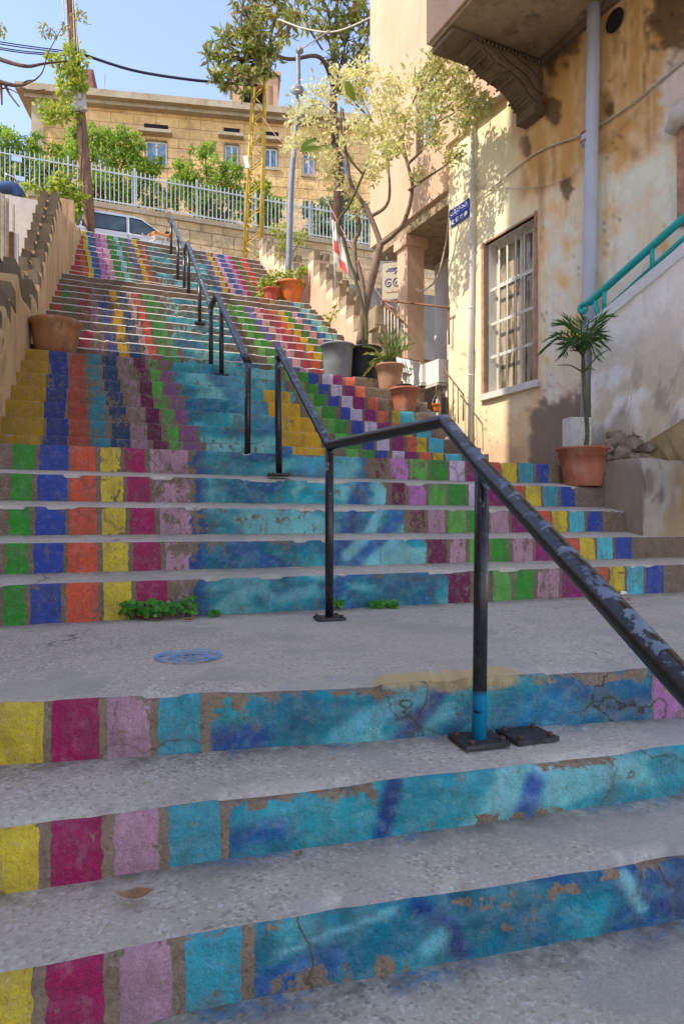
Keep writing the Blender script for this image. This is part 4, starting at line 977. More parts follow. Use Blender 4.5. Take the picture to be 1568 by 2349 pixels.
# crumbling footing and low wall right of the bottom flight
mb = MB(); random.seed(3)
def rock(mb, c, rx, ry, rz, jit=0.18, seg=9):
    c = Vector(c); st = len(mb.v); mb.ball(c, rx, ry, rz, seg, 6)
    for i in range(st, len(mb.v)):
        p = Vector(mb.v[i])-c; f = 1+(float(fbm(p.x*9+c.x*7, p.y*9+p.z*11+c.z*3, 6, 3))-.5)*jit*5; mb.v[i] = tuple(c+p*f)
    for i in range(len(mb.smooth)): mb.smooth[i] = mb.smooth[i]
def stone_lump(mb, c, rx, ry, rz):
    bm = bmesh.new(); c = Vector(c); rot = Matrix.Rotation(random.uniform(-.5, .5), 3, 'Y') @ Matrix.Rotation(random.uniform(0, 3), 3, 'Z')
    for q in range(17):
        d = Vector([random.gauss(0, 1) for _ in range(3)]).normalized(); d = Vector((max(-.72, min(.72, d.x)), max(-.72, min(.72, d.y)), max(-.66, min(.66, d.z))))*1.25
        bm.verts.new(c+rot @ Vector((d.x*rx, d.y*ry, d.z*rz)))
    bmesh.ops.convex_hull(bm, input=bm.verts[:]); bm.verts.ensure_lookup_table(); base = len(mb.v)
    idx = {}
    for v in bm.verts:
        if v.link_faces: idx[v] = mb.vert(v.co)
    for f in bm.faces: mb.face([idx[v] for v in f.verts], 0, False)
    bm.free()
for q in range(34):
    v = random.uniform(985, 1078); u = random.uniform(1392+max(0, 1040-v)*.25, 1484); y = 6.06-(v-960)/190*.52-max(0, u-1400)/100*.16; r = random.uniform(.045, .105)
    stone_lump(mb, PX(u, v, y), r*1.25, r, r*.75)
tag(mb.build('rubble_footing', M['rubble'], None, PX(1430, 1135, 5.7)), 'crumbling dark rubble footing behind the palm pot under the side stair', 'rubble')
mb = MB(); random.seed(8)
def lowall(u0, u1, vt, s, dep):
    n, m = 44, 26; ids = []
    for i in range(n+1):
        u = u0+(u1-u0)*i/n; t = t_at(u, s); ya = ST(s, t, 0).y; zt = z_at(vt, ya)+(float(fbm(t*4, 1.0, 7))-.5)*.05
        col = []
        for j in range(m+1):
            f = j/m; z = 0.3+(zt-0.3)*min(1, f/.72); d = (float(fbm(t*4, z*4, 9, 4))-.5)*.07-(float(fbm(t*16, z*16, 19, 3))-.5)*.015; back = dep*max(0, (f-.72)/.28)
            rnd = .03*float(sstep(.5, .72, f)) if f <= .72 else .03
            h = float(fbm(t*3, z*2, 17)); h2 = float(fbm(t*9, z*1.5, 27))
            c = np.array((.36, .26, .155)); c = c+(np.array((.42, .37, .30))-c)*float(sstep(.48, .6, h)); c = c+(np.array((.46, .28, .09))-c)*float(sstep(.55, .68, h2))*.8; c = c+(np.array((.15, .12, .09))-c)*float(sstep(.58, .7, float(fbm(t*5, z*5, 37))))*.7
            col.append(mb.vert(ST(s+d+back+rnd, t, z+(float(fbm(t*7, f*9, 47))-.5)*.02*(f > .7)), tuple(c)+(1,)))
        ids.append(col)
    for i in range(n):
        for j in range(m): mb.face((ids[i][j], ids[i+1][j], ids[i+1][j+1], ids[i][j+1]), 0, True)
    for j in range(m): pass
    t = t_at(u0, s); e_ = [mb.vert(ST(s+dep, t, .3), (.3, .24, .16, 1)), mb.vert(ST(s, t, .3), (.3, .24, .16, 1))]+ids[0][1:]; mb.face(e_[::-1], 0)
lowall(1474, 1740, 1052, 4.08, 0.5)
tag(mb.build('low_wall', M['oldwall'], None, ST(4.08, t_at(1520, 4.08), 0.6), attr='tone'), 'low cracked plaster wall at the right edge beside the steps', 'wall')

# ------------------------------------------------------------------ stone house, retaining wall, fence, garden
A9 = R(9); hx = Vector((math.cos(A9), math.sin(A9), 0)); hn = Vector((-math.sin(A9), math.cos(A9), 0))
H0 = PX(80, 230, 26.0); H0.z = 8.6
def HP(x, d, z): return Vector((H0.x, H0.y, 0))+hx*x+hn*d+Vector((0, 0, z))
def hx_at(u):
    k = (u-CXP)/FOC; # H0.xy + hx*x on ray
    return (k*H0.y-H0.x)/(hx.x-k*hx.y)
HW = 17.0; HZ1 = z_at(225, 26.0)
house = thing('stone_house', 'long yellow stone house behind the fence at the top of the stairs', 'house', HP(0, 2, 8.7))
wins = [(334, 383, 322, 378, 1), (516, 547, 330, 392, 1), (604, 636, 338, 384, 1), (694, 722, 350, 400, 1), (215, 240, 330, 378, 0), (775, 800, 360, 400, 0)]
wl = []
for (ua, ub, va, vb, l) in wins:
    xa, xb = hx_at(ua), hx_at(ub); y = HP((xa+xb)/2, 0, 0).y
    wl.append((xa, xb, z_at(vb, y), z_at(va, y), l))
mb = MB(); xs = sorted(set([0, HW]+[w[0] for w in wl]+[w[1] for w in wl])); zs = sorted(set([8.6, HZ1]+[w[2] for w in wl]+[w[3] for w in wl]))
for i in range(len(xs)-1):
    for j in range(len(zs)-1):
        xc, zc = (xs[i]+xs[i+1])/2, (zs[j]+zs[j+1])/2
        if any(w[0] < xc < w[1] and w[2] < zc < w[3] for w in wl): continue
        mb.poly([HP(xs[i], 0, zs[j]), HP(xs[i+1], 0, zs[j]), HP(xs[i+1], 0, zs[j+1]), HP(xs[i], 0, zs[j+1])])
mb.slab((0, 0.001, 8.6), (0.3, 8, HZ1), HP); mb.slab((0.3, 7.7, 8.6), (HW, 8, HZ1), HP)
mb.build('wall', M['stone'], house)
mb = MB(); mb.slab((-0.55, -0.55, HZ1), (HW+.5, 8.5, HZ1+0.26), HP); mb.slab((-.3, -.3, HZ1-.14), (HW+.3, 8.2, HZ1), HP); mb.slab((-.1, -.06, 8.6), (.34, .0, HZ1-.14), HP); mb.build('cornice', M['coping'], house)
for (xa, xb, za, zb2, l) in wl:
    mb = MB(); mb.slab((xa, 0, za-.05), (xb, .35, za), HP); mb.slab((xa, 0, zb2), (xb, .35, zb2+.05), HP); mb.slab((xa-.05, 0, za), (xa, .35, zb2), HP); mb.slab((xb, 0, za), (xb+.05, .35, zb2), HP)
    if l: mb.slab((xa-.25, -.3, zb2+.18), (xb+.2, 0.02, zb2+.30), HP); mb.slab((xa-.05, -.012, zb2+.42), (xb+.05, .02, zb2+.62), HP, 1)
    mb.slab((xa-.08, -.06, za-.12), (xb+.08, .0, za-.0), HP)
    wo = mb.build('window', [M['coping'], M['darkin']], house)
    mb = MB()
    for x in (xa, xb-.06, (xa+xb)/2-.03): mb.slab((x, .12, za), (x+.06, .18, zb2), HP)
    for z in (za, zb2-.06): mb.slab((xa+.06, .122, z), (xb-.06, .178, z+.06), HP)
    mb.build('frame', M['white'], wo)
    mb = MB(); mb.poly([HP(xa, .15, za), HP(xb, .15, za), HP(xb, .15, zb2), HP(xa, .15, zb2)]); mb.build('pane', M['glassb'], wo)
# roof hut with arched openings, red-brown pitched roof at the left, aerials
xa, xb = hx_at(533), hx_at(643); zt0 = HZ1+.26; zt1 = z_at(150, 28)
mb = MB(); 
for (x0, x1) in ((xa, xa+.45), (xa+.45+.9, xa+.45+.9+.35), (xb-.45, xb)): mb.slab((x0, 1.5, zt0), (x1, 3.2, zt1-.25), HP)
mb.slab((xa, 1.5, zt1-.25), (xb, 3.2, zt1+.15), HP); mb.slab((xa, 1.502, zt0), (xb, 3.2, zt0+.75), HP); mb.slab((xa-.12, 1.38, zt1+.15), (xb+.12, 3.4, zt1+.3), HP)
ho = mb.build('roof_hut', M['hutstone'], house)
mb = MB(); mb.slab((xa+.2, 2.0, zt0+.2), (xb-.2, 2.1, zt1-.1), HP); mb.build('opening', M['darkin'], ho)
ra_, rb_ = hx_at(100), hx_at(218); mb = MB(); zr = zt0
mb.prism([HP(ra_+.2, .6, zr), HP(rb_, .6, zr), HP(rb_-.45, 2.0, z_at(150, 28)), HP(ra_+.9, 2.0, z_at(152, 28))], hn*0.12)
mb.prism([HP(rb_, .6, zr), HP(rb_, 3.4, zr), HP(rb_-.45, 2.0, z_at(150, 28))], hx*-0.1); mb.slab((ra_+.3, .9, zr-.02), (rb_-.1, 3.0, zr+.5), HP)
mb.build('pitched_roof', M['roofred'], house)
mb = MB(); p = HP(hx_at(224), 1.5, zt0); mb.tube([p, p+Vector((0, 0, 1.9))], .02, 6); mb.build('aerial', M['steel'], house)

mb = MB(); n = 30
rw = thing('retaining_wall', 'coursed stone retaining wall along the far side of the street under the fence', 'wall', ST(SW_, 2, ZSTREET))
ZF = 9.0
mb.slab((SW_, -14, ZSTREET-.5), (SW_+.35, 26, ZF-.14), lambda s, t, z: ST(s, t, z)); mb.build('wall', M['stone2'], rw)
mb = MB(); mb.slab((SW_-.06, -14, ZF-.14), (SW_+.4, 26, ZF), lambda s, t, z: ST(s, t, z)); mb.build('coping', M['coping'], rw)
fe = thing('picket_fence', 'long white metal picket fence on top of the stone retaining wall', 'fence', ST(SW_+.15, 2, ZF))
mb = MB(); t0, t1 = t_at(-60, SW_), t_at(960, SW_); tt = t0
while tt < t1:
    mb.box(ST(SW_+.15, tt, ZF+.56), .024, .024, 1.0, AS); tt += 0.115
mb.build('pickets', M['fence'], fe)
mb = MB()
for z in (ZF+.12, ZF+.90): mb.slab((SW_+.125, t0, z), (SW_+.14, t1, z+.035), lambda s, t, z: ST(s, t, z))
mb.build('fence_rail', M['fence'], fe)
tt = t0+.5
while tt < t1:
    mb = MB(); mb.box(ST(SW_+.17, tt, ZF+.58), .05, .05, 1.16, AS); mb.build('post', M['fence'], fe); tt += 1.05*1.6

# ------------------------------------------------------------------ vegetation helpers
def cluster(c, r, n, flat=1.0):
    d = RNG.normal(size=(n, 3)); d /= np.linalg.norm(d, axis=1)[:, None]; rad = RNG.uniform(0, 1, n)**(1/2.2)
    p = d*rad[:, None]*r; p[:, 2] *= flat; return np.array(c)[None, :]+p
def curve(pts, n=6):
    """smooth polyline through px points"""
    P = [Vector(p) for p in pts]; out = []
    for i in range(len(P)-1):
        a = P[max(0, i-1)]; b = P[i]; c = P[i+1]; d = P[min(len(P)-1, i+2)]
        for j in range(n):
            t = j/n; out.append(0.5*((2*b)+(c-a)*t+(2*a-5*b+4*c-d)*t*t+(3*b-a-3*c+d)*t**3))
    out.append(P[-1]); return out
def limb(mb, pts, r0, r1, seg=8, n=5):
    c = curve(pts, n); m = len(c); mb.tube(c, [r0+(r1-r0)*i/(m-1) for i in range(m)], seg)
def crown_tree(name, label, group, base, clusters, nleaf, size, mat, barkm, trunk_r=0.08, fruit=0, asp=.42, droop=.2, cat='tree', flat=1.0):
    root = thing(name, label, cat, base, group)
    cs = [Vector(c[0]) for c in clusters]; mid = sum(cs, Vector())/len(cs); low = min(c.z for c in cs)
    mb = MB(); fork = Vector((base[0]*.6+mid.x*.4, base[1]*.6+mid.y*.4, base[2]+(low-base[2])*.6))
    limb(mb, [base, Vector(base).lerp(fork, .5)+Vector((.04, 0, 0)), fork], trunk_r, trunk_r*.75)
    for c in cs: limb(mb, [fork, fork.lerp(c, .5)+Vector((random.uniform(-.1, .1), 0, random.uniform(-.05, .15))), c], trunk_r*.55, trunk_r*.12, 6, 4)
    mb.build('trunk', barkm, root)
    mb = MB(); tot = sum(c[1]**2 for c in clusters)
    for c, r in clusters:
        n = int(nleaf*r*r/tot); k = max(4, n//45)
        sub = cluster(c, r*.86, k, flat)
        pts = np.concatenate([cluster(s, r*.30, max(1, n//k)) for s in sub]); 
        tint = np.clip(np.concatenate([np.full(max(1, n//k), RNG.uniform(.15, .85)) for s in sub])+RNG.normal(0, .18, len(pts)), 0, 1)
        mb.leaves(pts, size, asp, droop, tint)
    mb.build('crown', mat, root, attr='tint')
    if fruit:
        f0_ = None; vis = [q for q in clusters]
        for i in range(fruit):
            c, r = random.choice(vis); p = Vector(cluster(c, r, 1)[0])-Vector((0, .25*r, 0))
            if f0_ is None: mb = MB(); mb.ball(base, .032, .032, .032, 7, 5); f0_ = o = mb.build('fruit', M['fruit'], root)
            else: o = f0_.copy(); COL.objects.link(o); o.parent = root
            o.location = p-Vector(base)
    return root
def C_(u, v, Y, r): return (PX(u, v, Y), r*Y/FOC)
random.seed(21)
yg = 19.4
crown_tree('citrus_tree', 'sunlit citrus bush behind the fence at the far left edge', 'citrus trees behind the fence', (PX(40, 480, yg).x, yg, 8.7), [C_(10, 345, yg, 55), C_(60, 370, yg, 50), C_(-30, 380, yg, 60), C_(100, 400, yg, 45), C_(20, 420, yg, 55), C_(80, 335, yg, 34), C_(125, 360, yg, 34), C_(70, 430, yg, 50), C_(-5, 310, yg, 40)], 7600, .13, M['l_cit'], M['barkd'], .08, 20)
crown_tree('citrus_tree', 'large citrus tree with oranges right behind the leaning wooden pole', 'citrus trees behind the fence', (PX(240, 480, yg).x, yg, 8.7), [C_(215, 330, yg, 48), C_(260, 320, yg, 48), C_(300, 370, yg, 52), C_(160, 360, yg, 46), C_(345, 410, yg, 46), C_(230, 400, yg, 60), C_(130, 400, yg, 40), C_(310, 440, yg, 55), C_(390, 445, yg, 36), C_(200, 430, yg, 50), C_(300, 330, yg, 36), C_(340, 365, yg, 34), C_(170, 320, yg, 34), C_(260, 440, yg, 55), C_(370, 470, yg, 40)], 11000, .13, M['l_cit'], M['barkd'], .09, 46)
crown_tree('citrus_tree', 'rounded citrus tree between the two middle windows of the stone house', 'citrus trees behind the fence', (PX(480, 500, yg).x, (yg+1.3), 8.7), [C_(470, 345, (yg+1.3), 40), C_(440, 395, (yg+1.3), 46), C_(510, 395, (yg+1.3), 50), C_(550, 430, (yg+1.3), 42), C_(480, 440, (yg+1.3), 60), C_(540, 380, (yg+1.3), 30), C_(430, 450, (yg+1.3), 45), C_(540, 480, (yg+1.3), 48), C_(415, 420, (yg+1.3), 36), C_(470, 480, (yg+1.3), 52), C_(580, 450, (yg+1.3), 30)], 6800, .13, M['l_cit'], M['barkd'], .09, 34)
crown_tree('citrus_tree', 'small citrus bush behind the yellow lattice mast', 'citrus trees behind the fence', (PX(610, 500, yg).x, (yg+1.9), 8.7), [C_(600, 445, (yg+1.9), 34), C_(625, 460, (yg+1.9), 32), C_(585, 480, (yg+1.9), 34), C_(640, 490, yg+1.9, 22), C_(610, 505, yg+1.9, 34)], 2600, .13, M['l_cit'], M['barkd'], .06, 10)
crown_tree('evergreen_bush', 'dark glossy evergreen bush behind the fence right of the lamp post', None, (PX(770, 560, 22).x, 22.4, 8.7), [C_(720, 480, 22, 34), C_(760, 470, 22, 36), C_(800, 485, 22, 40), C_(745, 520, 22, 44), C_(790, 530, 22, 46), C_(835, 500, 22, 40), C_(720, 545, 22, 36), C_(840, 550, 22, 40)], 4200, .17, M['l_dark'], M['barkd'], .07, 0)
crown_tree('evergreen_bush', 'patch of evergreen leaves seen under the overhang right of the sign box', None, (PX(950, 620, 20.6).x, 22.8, 8.7), [C_(900, 600, 22.4, 40), C_(930, 610, 22.4, 40), C_(880, 560, 22.4, 40)], 1500, .17, M['l_dark'], M['barkd'], .06, 0)
# tall broad-leaved tree over the mast and lamp
yb = 17.6; yc = 15.0
cl = [C_(520, 90, yc, 44), C_(590, 140, yc, 44), C_(560, 190, yc, 26), C_(525, 180, yc, 28), C_(560, 55, yc, 50), C_(600, 20, yc, 60), (PX(590, 100, yc), .45), C_(545, 110, yc, 48), C_(510, 150, yc, 38), C_(570, 160, yc, 34), C_(620, 110, yc, 40), C_(660, 50, yc+1, 50), C_(700, 15, yb, 50), C_(740, 60, yb+.5, 45), C_(790, 40, yb+.5, 55), C_(830, 80, yb+.5, 50), C_(800, 130, yb+.5, 42), C_(840, 160, yb+.5, 40), C_(760, 130, yb+.5, 30), C_(850, 30, yb+.5, 50), C_(605, 160, yc, 20), C_(480, 120, yc, 20), C_(500, 180, yc, 16), C_(780, 190, yb+.5, 22), C_(820, 210, yb+.5, 26), C_(640, -40, yc, 80), C_(780, -50, yb, 90), C_(560, -20, yc, 40)]
random.seed(4)
bt = thing('broadleaf_tree', 'tall spreading evergreen tree with bare inner branches above the lamp post', 'tree', (PX(770, 560, yb+1.9).x, yb+1.9, 8.75))
mb = MB(); b0 = Vector(bt['_off']); fk = PX(765, 205, yb+.6)
limb(mb, [b0, b0+Vector((.1, -.3, 1.6)), fk-Vector((0, -.3, 1.0)), fk], .16, .10)
hub = PX(612, 118, yc+.6); limb(mb, [fk, fk.lerp(hub, .35)+Vector((.2, 0, .5)), fk.lerp(hub, .7)+Vector((0, .2, .25)), hub], .06, .035, 7, 6)
for c, r in cl:
    o_k = hub if c.y < 16.5 else fk
    m_ = o_k.lerp(c, .5)+Vector((random.uniform(-.25, .25), random.uniform(-.2, .2), random.uniform(-.1, .3)))
    limb(mb, [o_k, m_+Vector((random.uniform(-.2, .2), 0, random.uniform(-.2, .2))), c], .030, .008, 6, 5)
    for q in range(2): limb(mb, [m_, m_.lerp(c, .5)+Vector((random.uniform(-.3, .3), 0, random.uniform(0, .3))), c+Vector((random.uniform(-r, r), 0, random.uniform(-r, r)))], .022, .006, 5, 3)
mb.build('trunk', M['barkd'], bt)
mb = MB()
for c, r in cl:
    k = max(5, int(r*r*50)); sub = cluster(c, r*.95, k)
    for s in sub:
        tn = RNG.uniform(.1, .95); n = 13; dd = RNG.normal(size=(n, 3)); dd[:, 2] -= .35
        mb.leaves(np.repeat(s[None, :], n, 0)+RNG.normal(0, .03, (n, 3)), .22, .32, 0, np.clip(tn+RNG.normal(0, .14, n), 0, 1), dirs=dd)
mb.build('crown', M['l_big'], bt, attr='tint')

# variegated tree rooted behind the big pots
yt = 8.95
vt = thing('variegated_tree', 'small tree with cream-yellow leaves and forked bare trunk beside the wall', 'tree', PX(826, 790, yt))
vb0 = Vector(vt['_off']); mb = MB()
Y1 = 8.75
fork = PX(872, 560, Y1)
limb(mb, [vb0, PX(838, 700, 8.9), PX(858, 620, 8.8), fork], .06, .046, 10)
brs = [([fork, PX(862, 530, Y1), PX(840, 478, Y1), PX(808, 430, Y1), PX(796, 380, Y1), PX(790, 320, Y1), PX(786, 250, Y1)], .040, .012),
       ([PX(846, 498, Y1), PX(880, 478, Y1), PX(893, 448, Y1), PX(890, 380, Y1), PX(884, 310, Y1), PX(868, 240, 8.6)], .026, .007),
       ([fork, PX(900, 540, 8.6), PX(928, 505, 8.45), PX(945, 430, 8.3), PX(930, 360, 8.2), PX(925, 300, 8.1), PX(960, 200, 7.9)], .038, .009),
       ([PX(937, 436, 8.3), PX(975, 410, 8.1), PX(1020, 380, 7.9), PX(1060, 345, 7.75)], .018, .006), ([PX(936, 375, 8.2), PX(975, 335, 8.0), PX(1000, 280, 7.9), PX(1040, 230, 7.7)], .018, .006),
       ([PX(818, 640, 8.95), PX(812, 560, 9.0), PX(825, 515, 9.0), PX(790, 440, 9.0), PX(760, 390, 9.0)], .036, .016), ([PX(792, 350, Y1), PX(750, 330, 8.9), PX(700, 320, 8.95)], .014, .005), ([PX(790, 290, Y1), PX(740, 240, 8.8), PX(700, 250, 8.8)], .014, .005),
       ([PX(886, 330, Y1), PX(850, 270, 8.7), PX(820, 200, 8.7)], .013, .005), ([PX(926, 310, 8.1), PX(900, 250, 8.2), PX(890, 190, 8.2)], .012, .005), ([PX(955, 215, 7.9), PX(1000, 170, 7.7), PX(1020, 130, 7.6)], .011, .004), ([PX(1000, 282, 7.9), PX(1060, 250, 7.6), PX(1100, 238, 7.5)], .010, .004)]
for pts, r0, r1 in brs: limb(mb, pts, r0, r1, 7, 4)
limb(mb, [PX(838, 700, 8.9), PX(828, 640, 8.95), PX(818, 600, 8.98)], .036, .034, 8, 4)
mb.build('trunk', M['bark'], vt)
vc = [(690, 250, 8.8, 36), (735, 215, 8.8, 42), (790, 180, 8.75, 44), (840, 160, 8.7, 34), (835, 215, 8.7, 48), (890, 240, 7.8, 44), (900, 190, 8.2, 34), (960, 185, 7.9, 42), (1000, 150, 7.7, 36), (1020, 200, 7.7, 40), (1050, 240, 7.6, 36), (1095, 240, 7.5, 22), (675, 320, 8.95, 32), (715, 335, 8.95, 36), (770, 345, 8.8, 46), (830, 300, 8.3, 44), (870, 350, 8.0, 36), (930, 290, 7.7, 42), (980, 270, 7.5, 38), (760, 400, 9.0, 34), (800, 430, 8.9, 26), (815, 475, 8.9, 20), (1000, 320, 7.9, 26), (1040, 360, 7.8, 20), (910, 340, 7.8, 28), (985, 225, 7.8, 40), (735, 280, 8.8, 36), (880, 290, 8.4, 40), (1005, 125, 7.6, 22), (1075, 205, 7.5, 30), (1105, 250, 7.4, 24), (1060, 285, 7.5, 26), (1050, 165, 7.5, 24), (855, 400, 8.7, 22), (965, 400, 8.1, 14)]
mb = MB()
for (u, v, y, r) in vc:
    c = PX(u, v, y); rr = r*y/FOC; k = max(3, int(r*.55)); sub = cluster(c, rr*.95, k)
    g_ = np.clip((u-840)/240, 0, 1)
    for s in sub:
        n = 9; tn = np.clip(RNG.normal(.72-.36*g_, .17), 0, 1)
        mb.leaves(cluster(s, .085, n), .078, .44, .1, np.clip(tn+RNG.normal(0, .16, n), 0, 1))
mb.build('crown', M['l_yel'], vt, attr='tint')

# bare tree reaching in from the left edge, vine on the pole
lb = thing('bare_tree', 'bare brown branches of a tree reaching in from the left edge', 'tree', (PX(-150, 500, 12).x, 12.0, 5.1))
mb = MB(); p0 = Vector(lb['_off']); p1 = PX(-110, 180, 11.6)
limb(mb, [p0, p0+Vector((.1, 0, 1.5)), p1], .14, .09)
for pts, r0, r1 in (([p1, PX(-40, 170, 11.5), PX(0, 188, 11.3), PX(40, 196, 11.2), PX(62, 192, 11.1)], .06, .016), ([p1, PX(-40, 120, 11.5), PX(5, 138, 11.3), PX(60, 152, 11.1), PX(100, 146, 11.0), PX(155, 140, 10.9)], .05, .012), ([PX(10, 188, 11.3), PX(22, 215, 11.3), PX(45, 245, 11.2)], .026, .010), ([PX(0, 188, 11.3), PX(3, 205, 11.3), PX(5, 240, 11.2)], .034, .012), ([PX(62, 192, 11.1), PX(85, 180, 11.0), PX(100, 160, 11.0), PX(112, 120, 10.9), PX(145, 60, 10.8)], .014, .005), ([PX(40, 196, 11.2), PX(70, 208, 11.1), PX(104, 205, 11.0)], .016, .008), ([PX(45, 196, 11.2), PX(65, 185, 11.1), PX(82, 185, 11.1)], .018, .006), ([p1, PX(-20, 210, 11.5), PX(15, 202, 11.3), PX(60, 225, 11.1)], .022, .006)):
    limb(mb, pts, r0, r1, 7, 4)
mb.build('branch', M['barkd'], lb)
mb = MB()
for (u, v, r, n) in ((100, 68, 14, 30), (118, 72, 12, 22), (150, 68, 12, 24), (182, 30, 14, 26), (196, 50, 8, 12), (2, 75, 10, 20), (6, 58, 6, 10)): mb.leaves(cluster(PX(u, v, 10.9), r*10.9/FOC, n), .10, .35, .5)
mb.build('leaves', M['l_big'], lb, attr='tint')
# leaning wooden utility pole
yp_ = 15.05
up_ = thing('utility_pole', 'leaning old wooden utility pole with tin junction box at the top of the stairs', 'pole', PX(208, 545, yp_))
mb = MB(); limb(mb, [PX(209, 556, yp_), PX(198, 410, yp_), PX(184, 250, yp_), PX(170, 100, yp_), PX(156, -30, yp_)], .128, .085, 12, 5); mb.build('shaft', M['pole'], up_)
mb = MB(); c = PX(179, 221, yp_-.14); mb.box(c, .32, .10, .66, 0, ax=(Vector((.99, 0, .12)), Vector((0, 1, 0)), Vector((-.12, 0, .99)))); mb.box(c+Vector((.07, -.07, -.05)), .06, .05, .12); mb.build('junction_box', M['metalbox'], up_)
mb = MB()
for dx in (-14, -7, 8, 14): limb(mb, [PX(170+dx, 215, yp_-.12), PX(164+dx, 110, yp_-.12), PX(158+dx, -30, yp_-.1)], .012, .012, 5, 4)
mb.build('conduit', M['cablew'], up_)
vn = thing('climbing_vine', 'yellow-green vine climbing the leaning pole and hanging over the left wall', 'vine', PX(200, 540, yp_-.2))
mb = MB(); limb(mb, [PX(205, 530, yp_-.15), PX(186, 420, yp_-.15), PX(190, 300, yp_-.15), PX(168, 180, yp_-.16), PX(160, 60, yp_-.14)], .02, .01, 6, 5)
limb(mb, [PX(205, 530, yp_-.15), PX(165, 470, 13.5), PX(135, 440, 12.6)], .016, .008, 6, 5); mb.build('stem', M['barkd'], vn)
mb = MB()
for (u, v, r, n, y) in ((165, 120, 26, 70, 15), (140, 145, 22, 60, 15), (160, 170, 28, 90, 15), (185, 150, 22, 60, 15), (178, 185, 20, 50, 15), (150, 205, 24, 60, 15), (105, 250, 22, 60, 15), (135, 262, 22, 60, 15), (165, 255, 20, 50, 15), (110, 275, 14, 24, 15), (190, 195, 14, 30, 15), (118, 130, 12, 20, 15)):
    mb.leaves(cluster(PX(u, v, y-.2), r*y/FOC, int(n*1.6)), .14, .5, .3)
for (u, v, r, n, y) in ((140, 415, 26, 90, 12.9), (165, 440, 26, 100, 12.9), (150, 470, 24, 90, 12.9), (172, 480, 20, 60, 12.9), (158, 500, 16, 40, 12.9), (115, 425, 16, 40, 12.6), (60, 425, 12, 24, 12), (85, 432, 12, 24, 12), (185, 455, 12, 30, 12.9)):
    mb.leaves(cluster(PX(u, v, y), r*y/FOC, n), .15, .5, .3, RNG.uniform(0, .7, n))
mb.build('foliage', M['l_vine'], vn, attr='tint')

# ------------------------------------------------------------------ mast, lamp post, flag, cables
ym = 15.7; mr = thing('lattice_mast', 'yellow steel lattice mast standing at the top right of the stairs', 'mast', PX(580, 596, ym))
zb0, zb1 = PX(580, 600, ym).z, PX(596, 130, ym).z; mb = MB(); br = MB()
def mast(f, i):
    c = PX(580, 600, ym).lerp(PX(597, 130, ym), f); w = .19-.07*f; return c+Vector(((1 if i in (1, 2) else -1)*w, (1 if i in (2, 3) else -1)*w, 0))
for i in range(4): mb.tube([mast(0, i), mast(1, i)], .036, 4)
for k in range(17):
    a, b = k/17, (k+1)/17
    for i in range(4):
        j = (i+1) % 4; br.tube([mast(a, i), mast(b, j)] if k % 2 else [mast(a, j), mast(b, i)], .016, 4)
mb.build('leg', M['yellow'], mr); br.build('lattice', M['yellow'], mr)
mb = MB(); c = PX(563, 635*0+333, ym-.2); mb.box(PX(561+4, 635*0+395*0+ 632*0+ 372, ym-.28), .10, .04, .28, 0, ax=(Vector((1, 0, .2)).normalized(), Vector((0, 1, 0)), Vector((-.2, 0, 1)).normalized())); mb.build('notice', M['white'], mr)
lm = thing('lamp_post', 'grey street lamp post with two round lamp heads behind the orange planter', 'street lamp', PX(661, 640, 12.45))
mb = MB(); limb(mb, [PX(661, 650, 12.45), PX(668, 420, 12.45), PX(680, 280, 12.45), PX(684, 190, 12.45), PX(683, 120, 12.45)], .062, .04, 12, 4); mb.build('shaft', M['steel'], lm)
for (u, v) in ((682, 208), (694, 262)):
    mb = MB(); c = PX(u, v, 12.1); st = len(mb.v); mb.lathe(c, [(0.001, .10), (.05, .095), (.10, .06), (.14, .01), (.145, -.01), (.12, -.02), (.001, -.03)], 22)
    for i in range(st, len(mb.v)):
        p = Vector(mb.v[i])-c; p.rotate(Matrix.Rotation(R(62), 3, 'X')); p.rotate(Matrix.Rotation(R(18), 3, 'Z')); mb.v[i] = tuple(c+p)
    mb.tube([c+Vector((0, .04, 0)), PX(u-6, v+6, 12.4)], .03, 8); mb.build('lamp_head', M['lampgrey'], lm)
mb = MB(); mb.tube(curve([PX(684, 118, 12.45), PX(686, 112, 12.3), PX(690, 118, 12.2)]), .05, 8); mb.build('cap', M['lampgrey'], lm)
# flag on the stepped wall
yf = 11.0; fl = thing('flag', 'faded red and white flag with a small green tree hanging limp from a pole', 'flag', PX(769, 655, yf))
mb = MB(); mb.tube([PX(770, 668, yf), PX(763, 505, yf)], .016, 8); mb.build('pole', M['pipew'], fl)
mb = MB(); nu, nv = 10, 30; ids = []
for j in range(nv+1):
    f = j/nv; ids.append([])
    for i in range(nu+1):
        g_ = i/nu; L0 = PX(763+2*f, 510, yf); wd = 12+70*f**1.3*(0.55)
        u = 764+1.5*f+g_*(8+38*f**0.9); v = 508+f*92+g_*(40+f*4)*f**.3
        ids[-1].append(mb.vert(PX(u, v, yf-.03+.05*math.sin(g_*9+f*5)*g_)))
for j in range(nv):
    for i in range(nu):
        f = (j+i*.35)/nv; m = 1 if (f < .16 or .40 < f < .58 or .83 < f < .98) else 0
        m = 1 if (i < 2 and f < .2) or (4 > i >= 0 and .42 < f < .72 and i < 9 and (f < .56 or i < 4)) or (f > .80 and 2 < i < 7) else 0
        if m == 0 and i in (3, 4) and .36 < f < .42: m = 2
        mb.face((ids[j][i], ids[j][i+1], ids[j+1][i+1], ids[j+1][i]), m, True)
mb.build('cloth', [M['flagw'], M['flagr'], M['flagg']], fl)
def cable(name, label, pts, r, mat, cat='cable', n=6):
    mb = MB(); mb.tube(curve(pts, n), r, 6); return tag(mb.build(name, mat, None, Vector(pts[0])), label, cat)
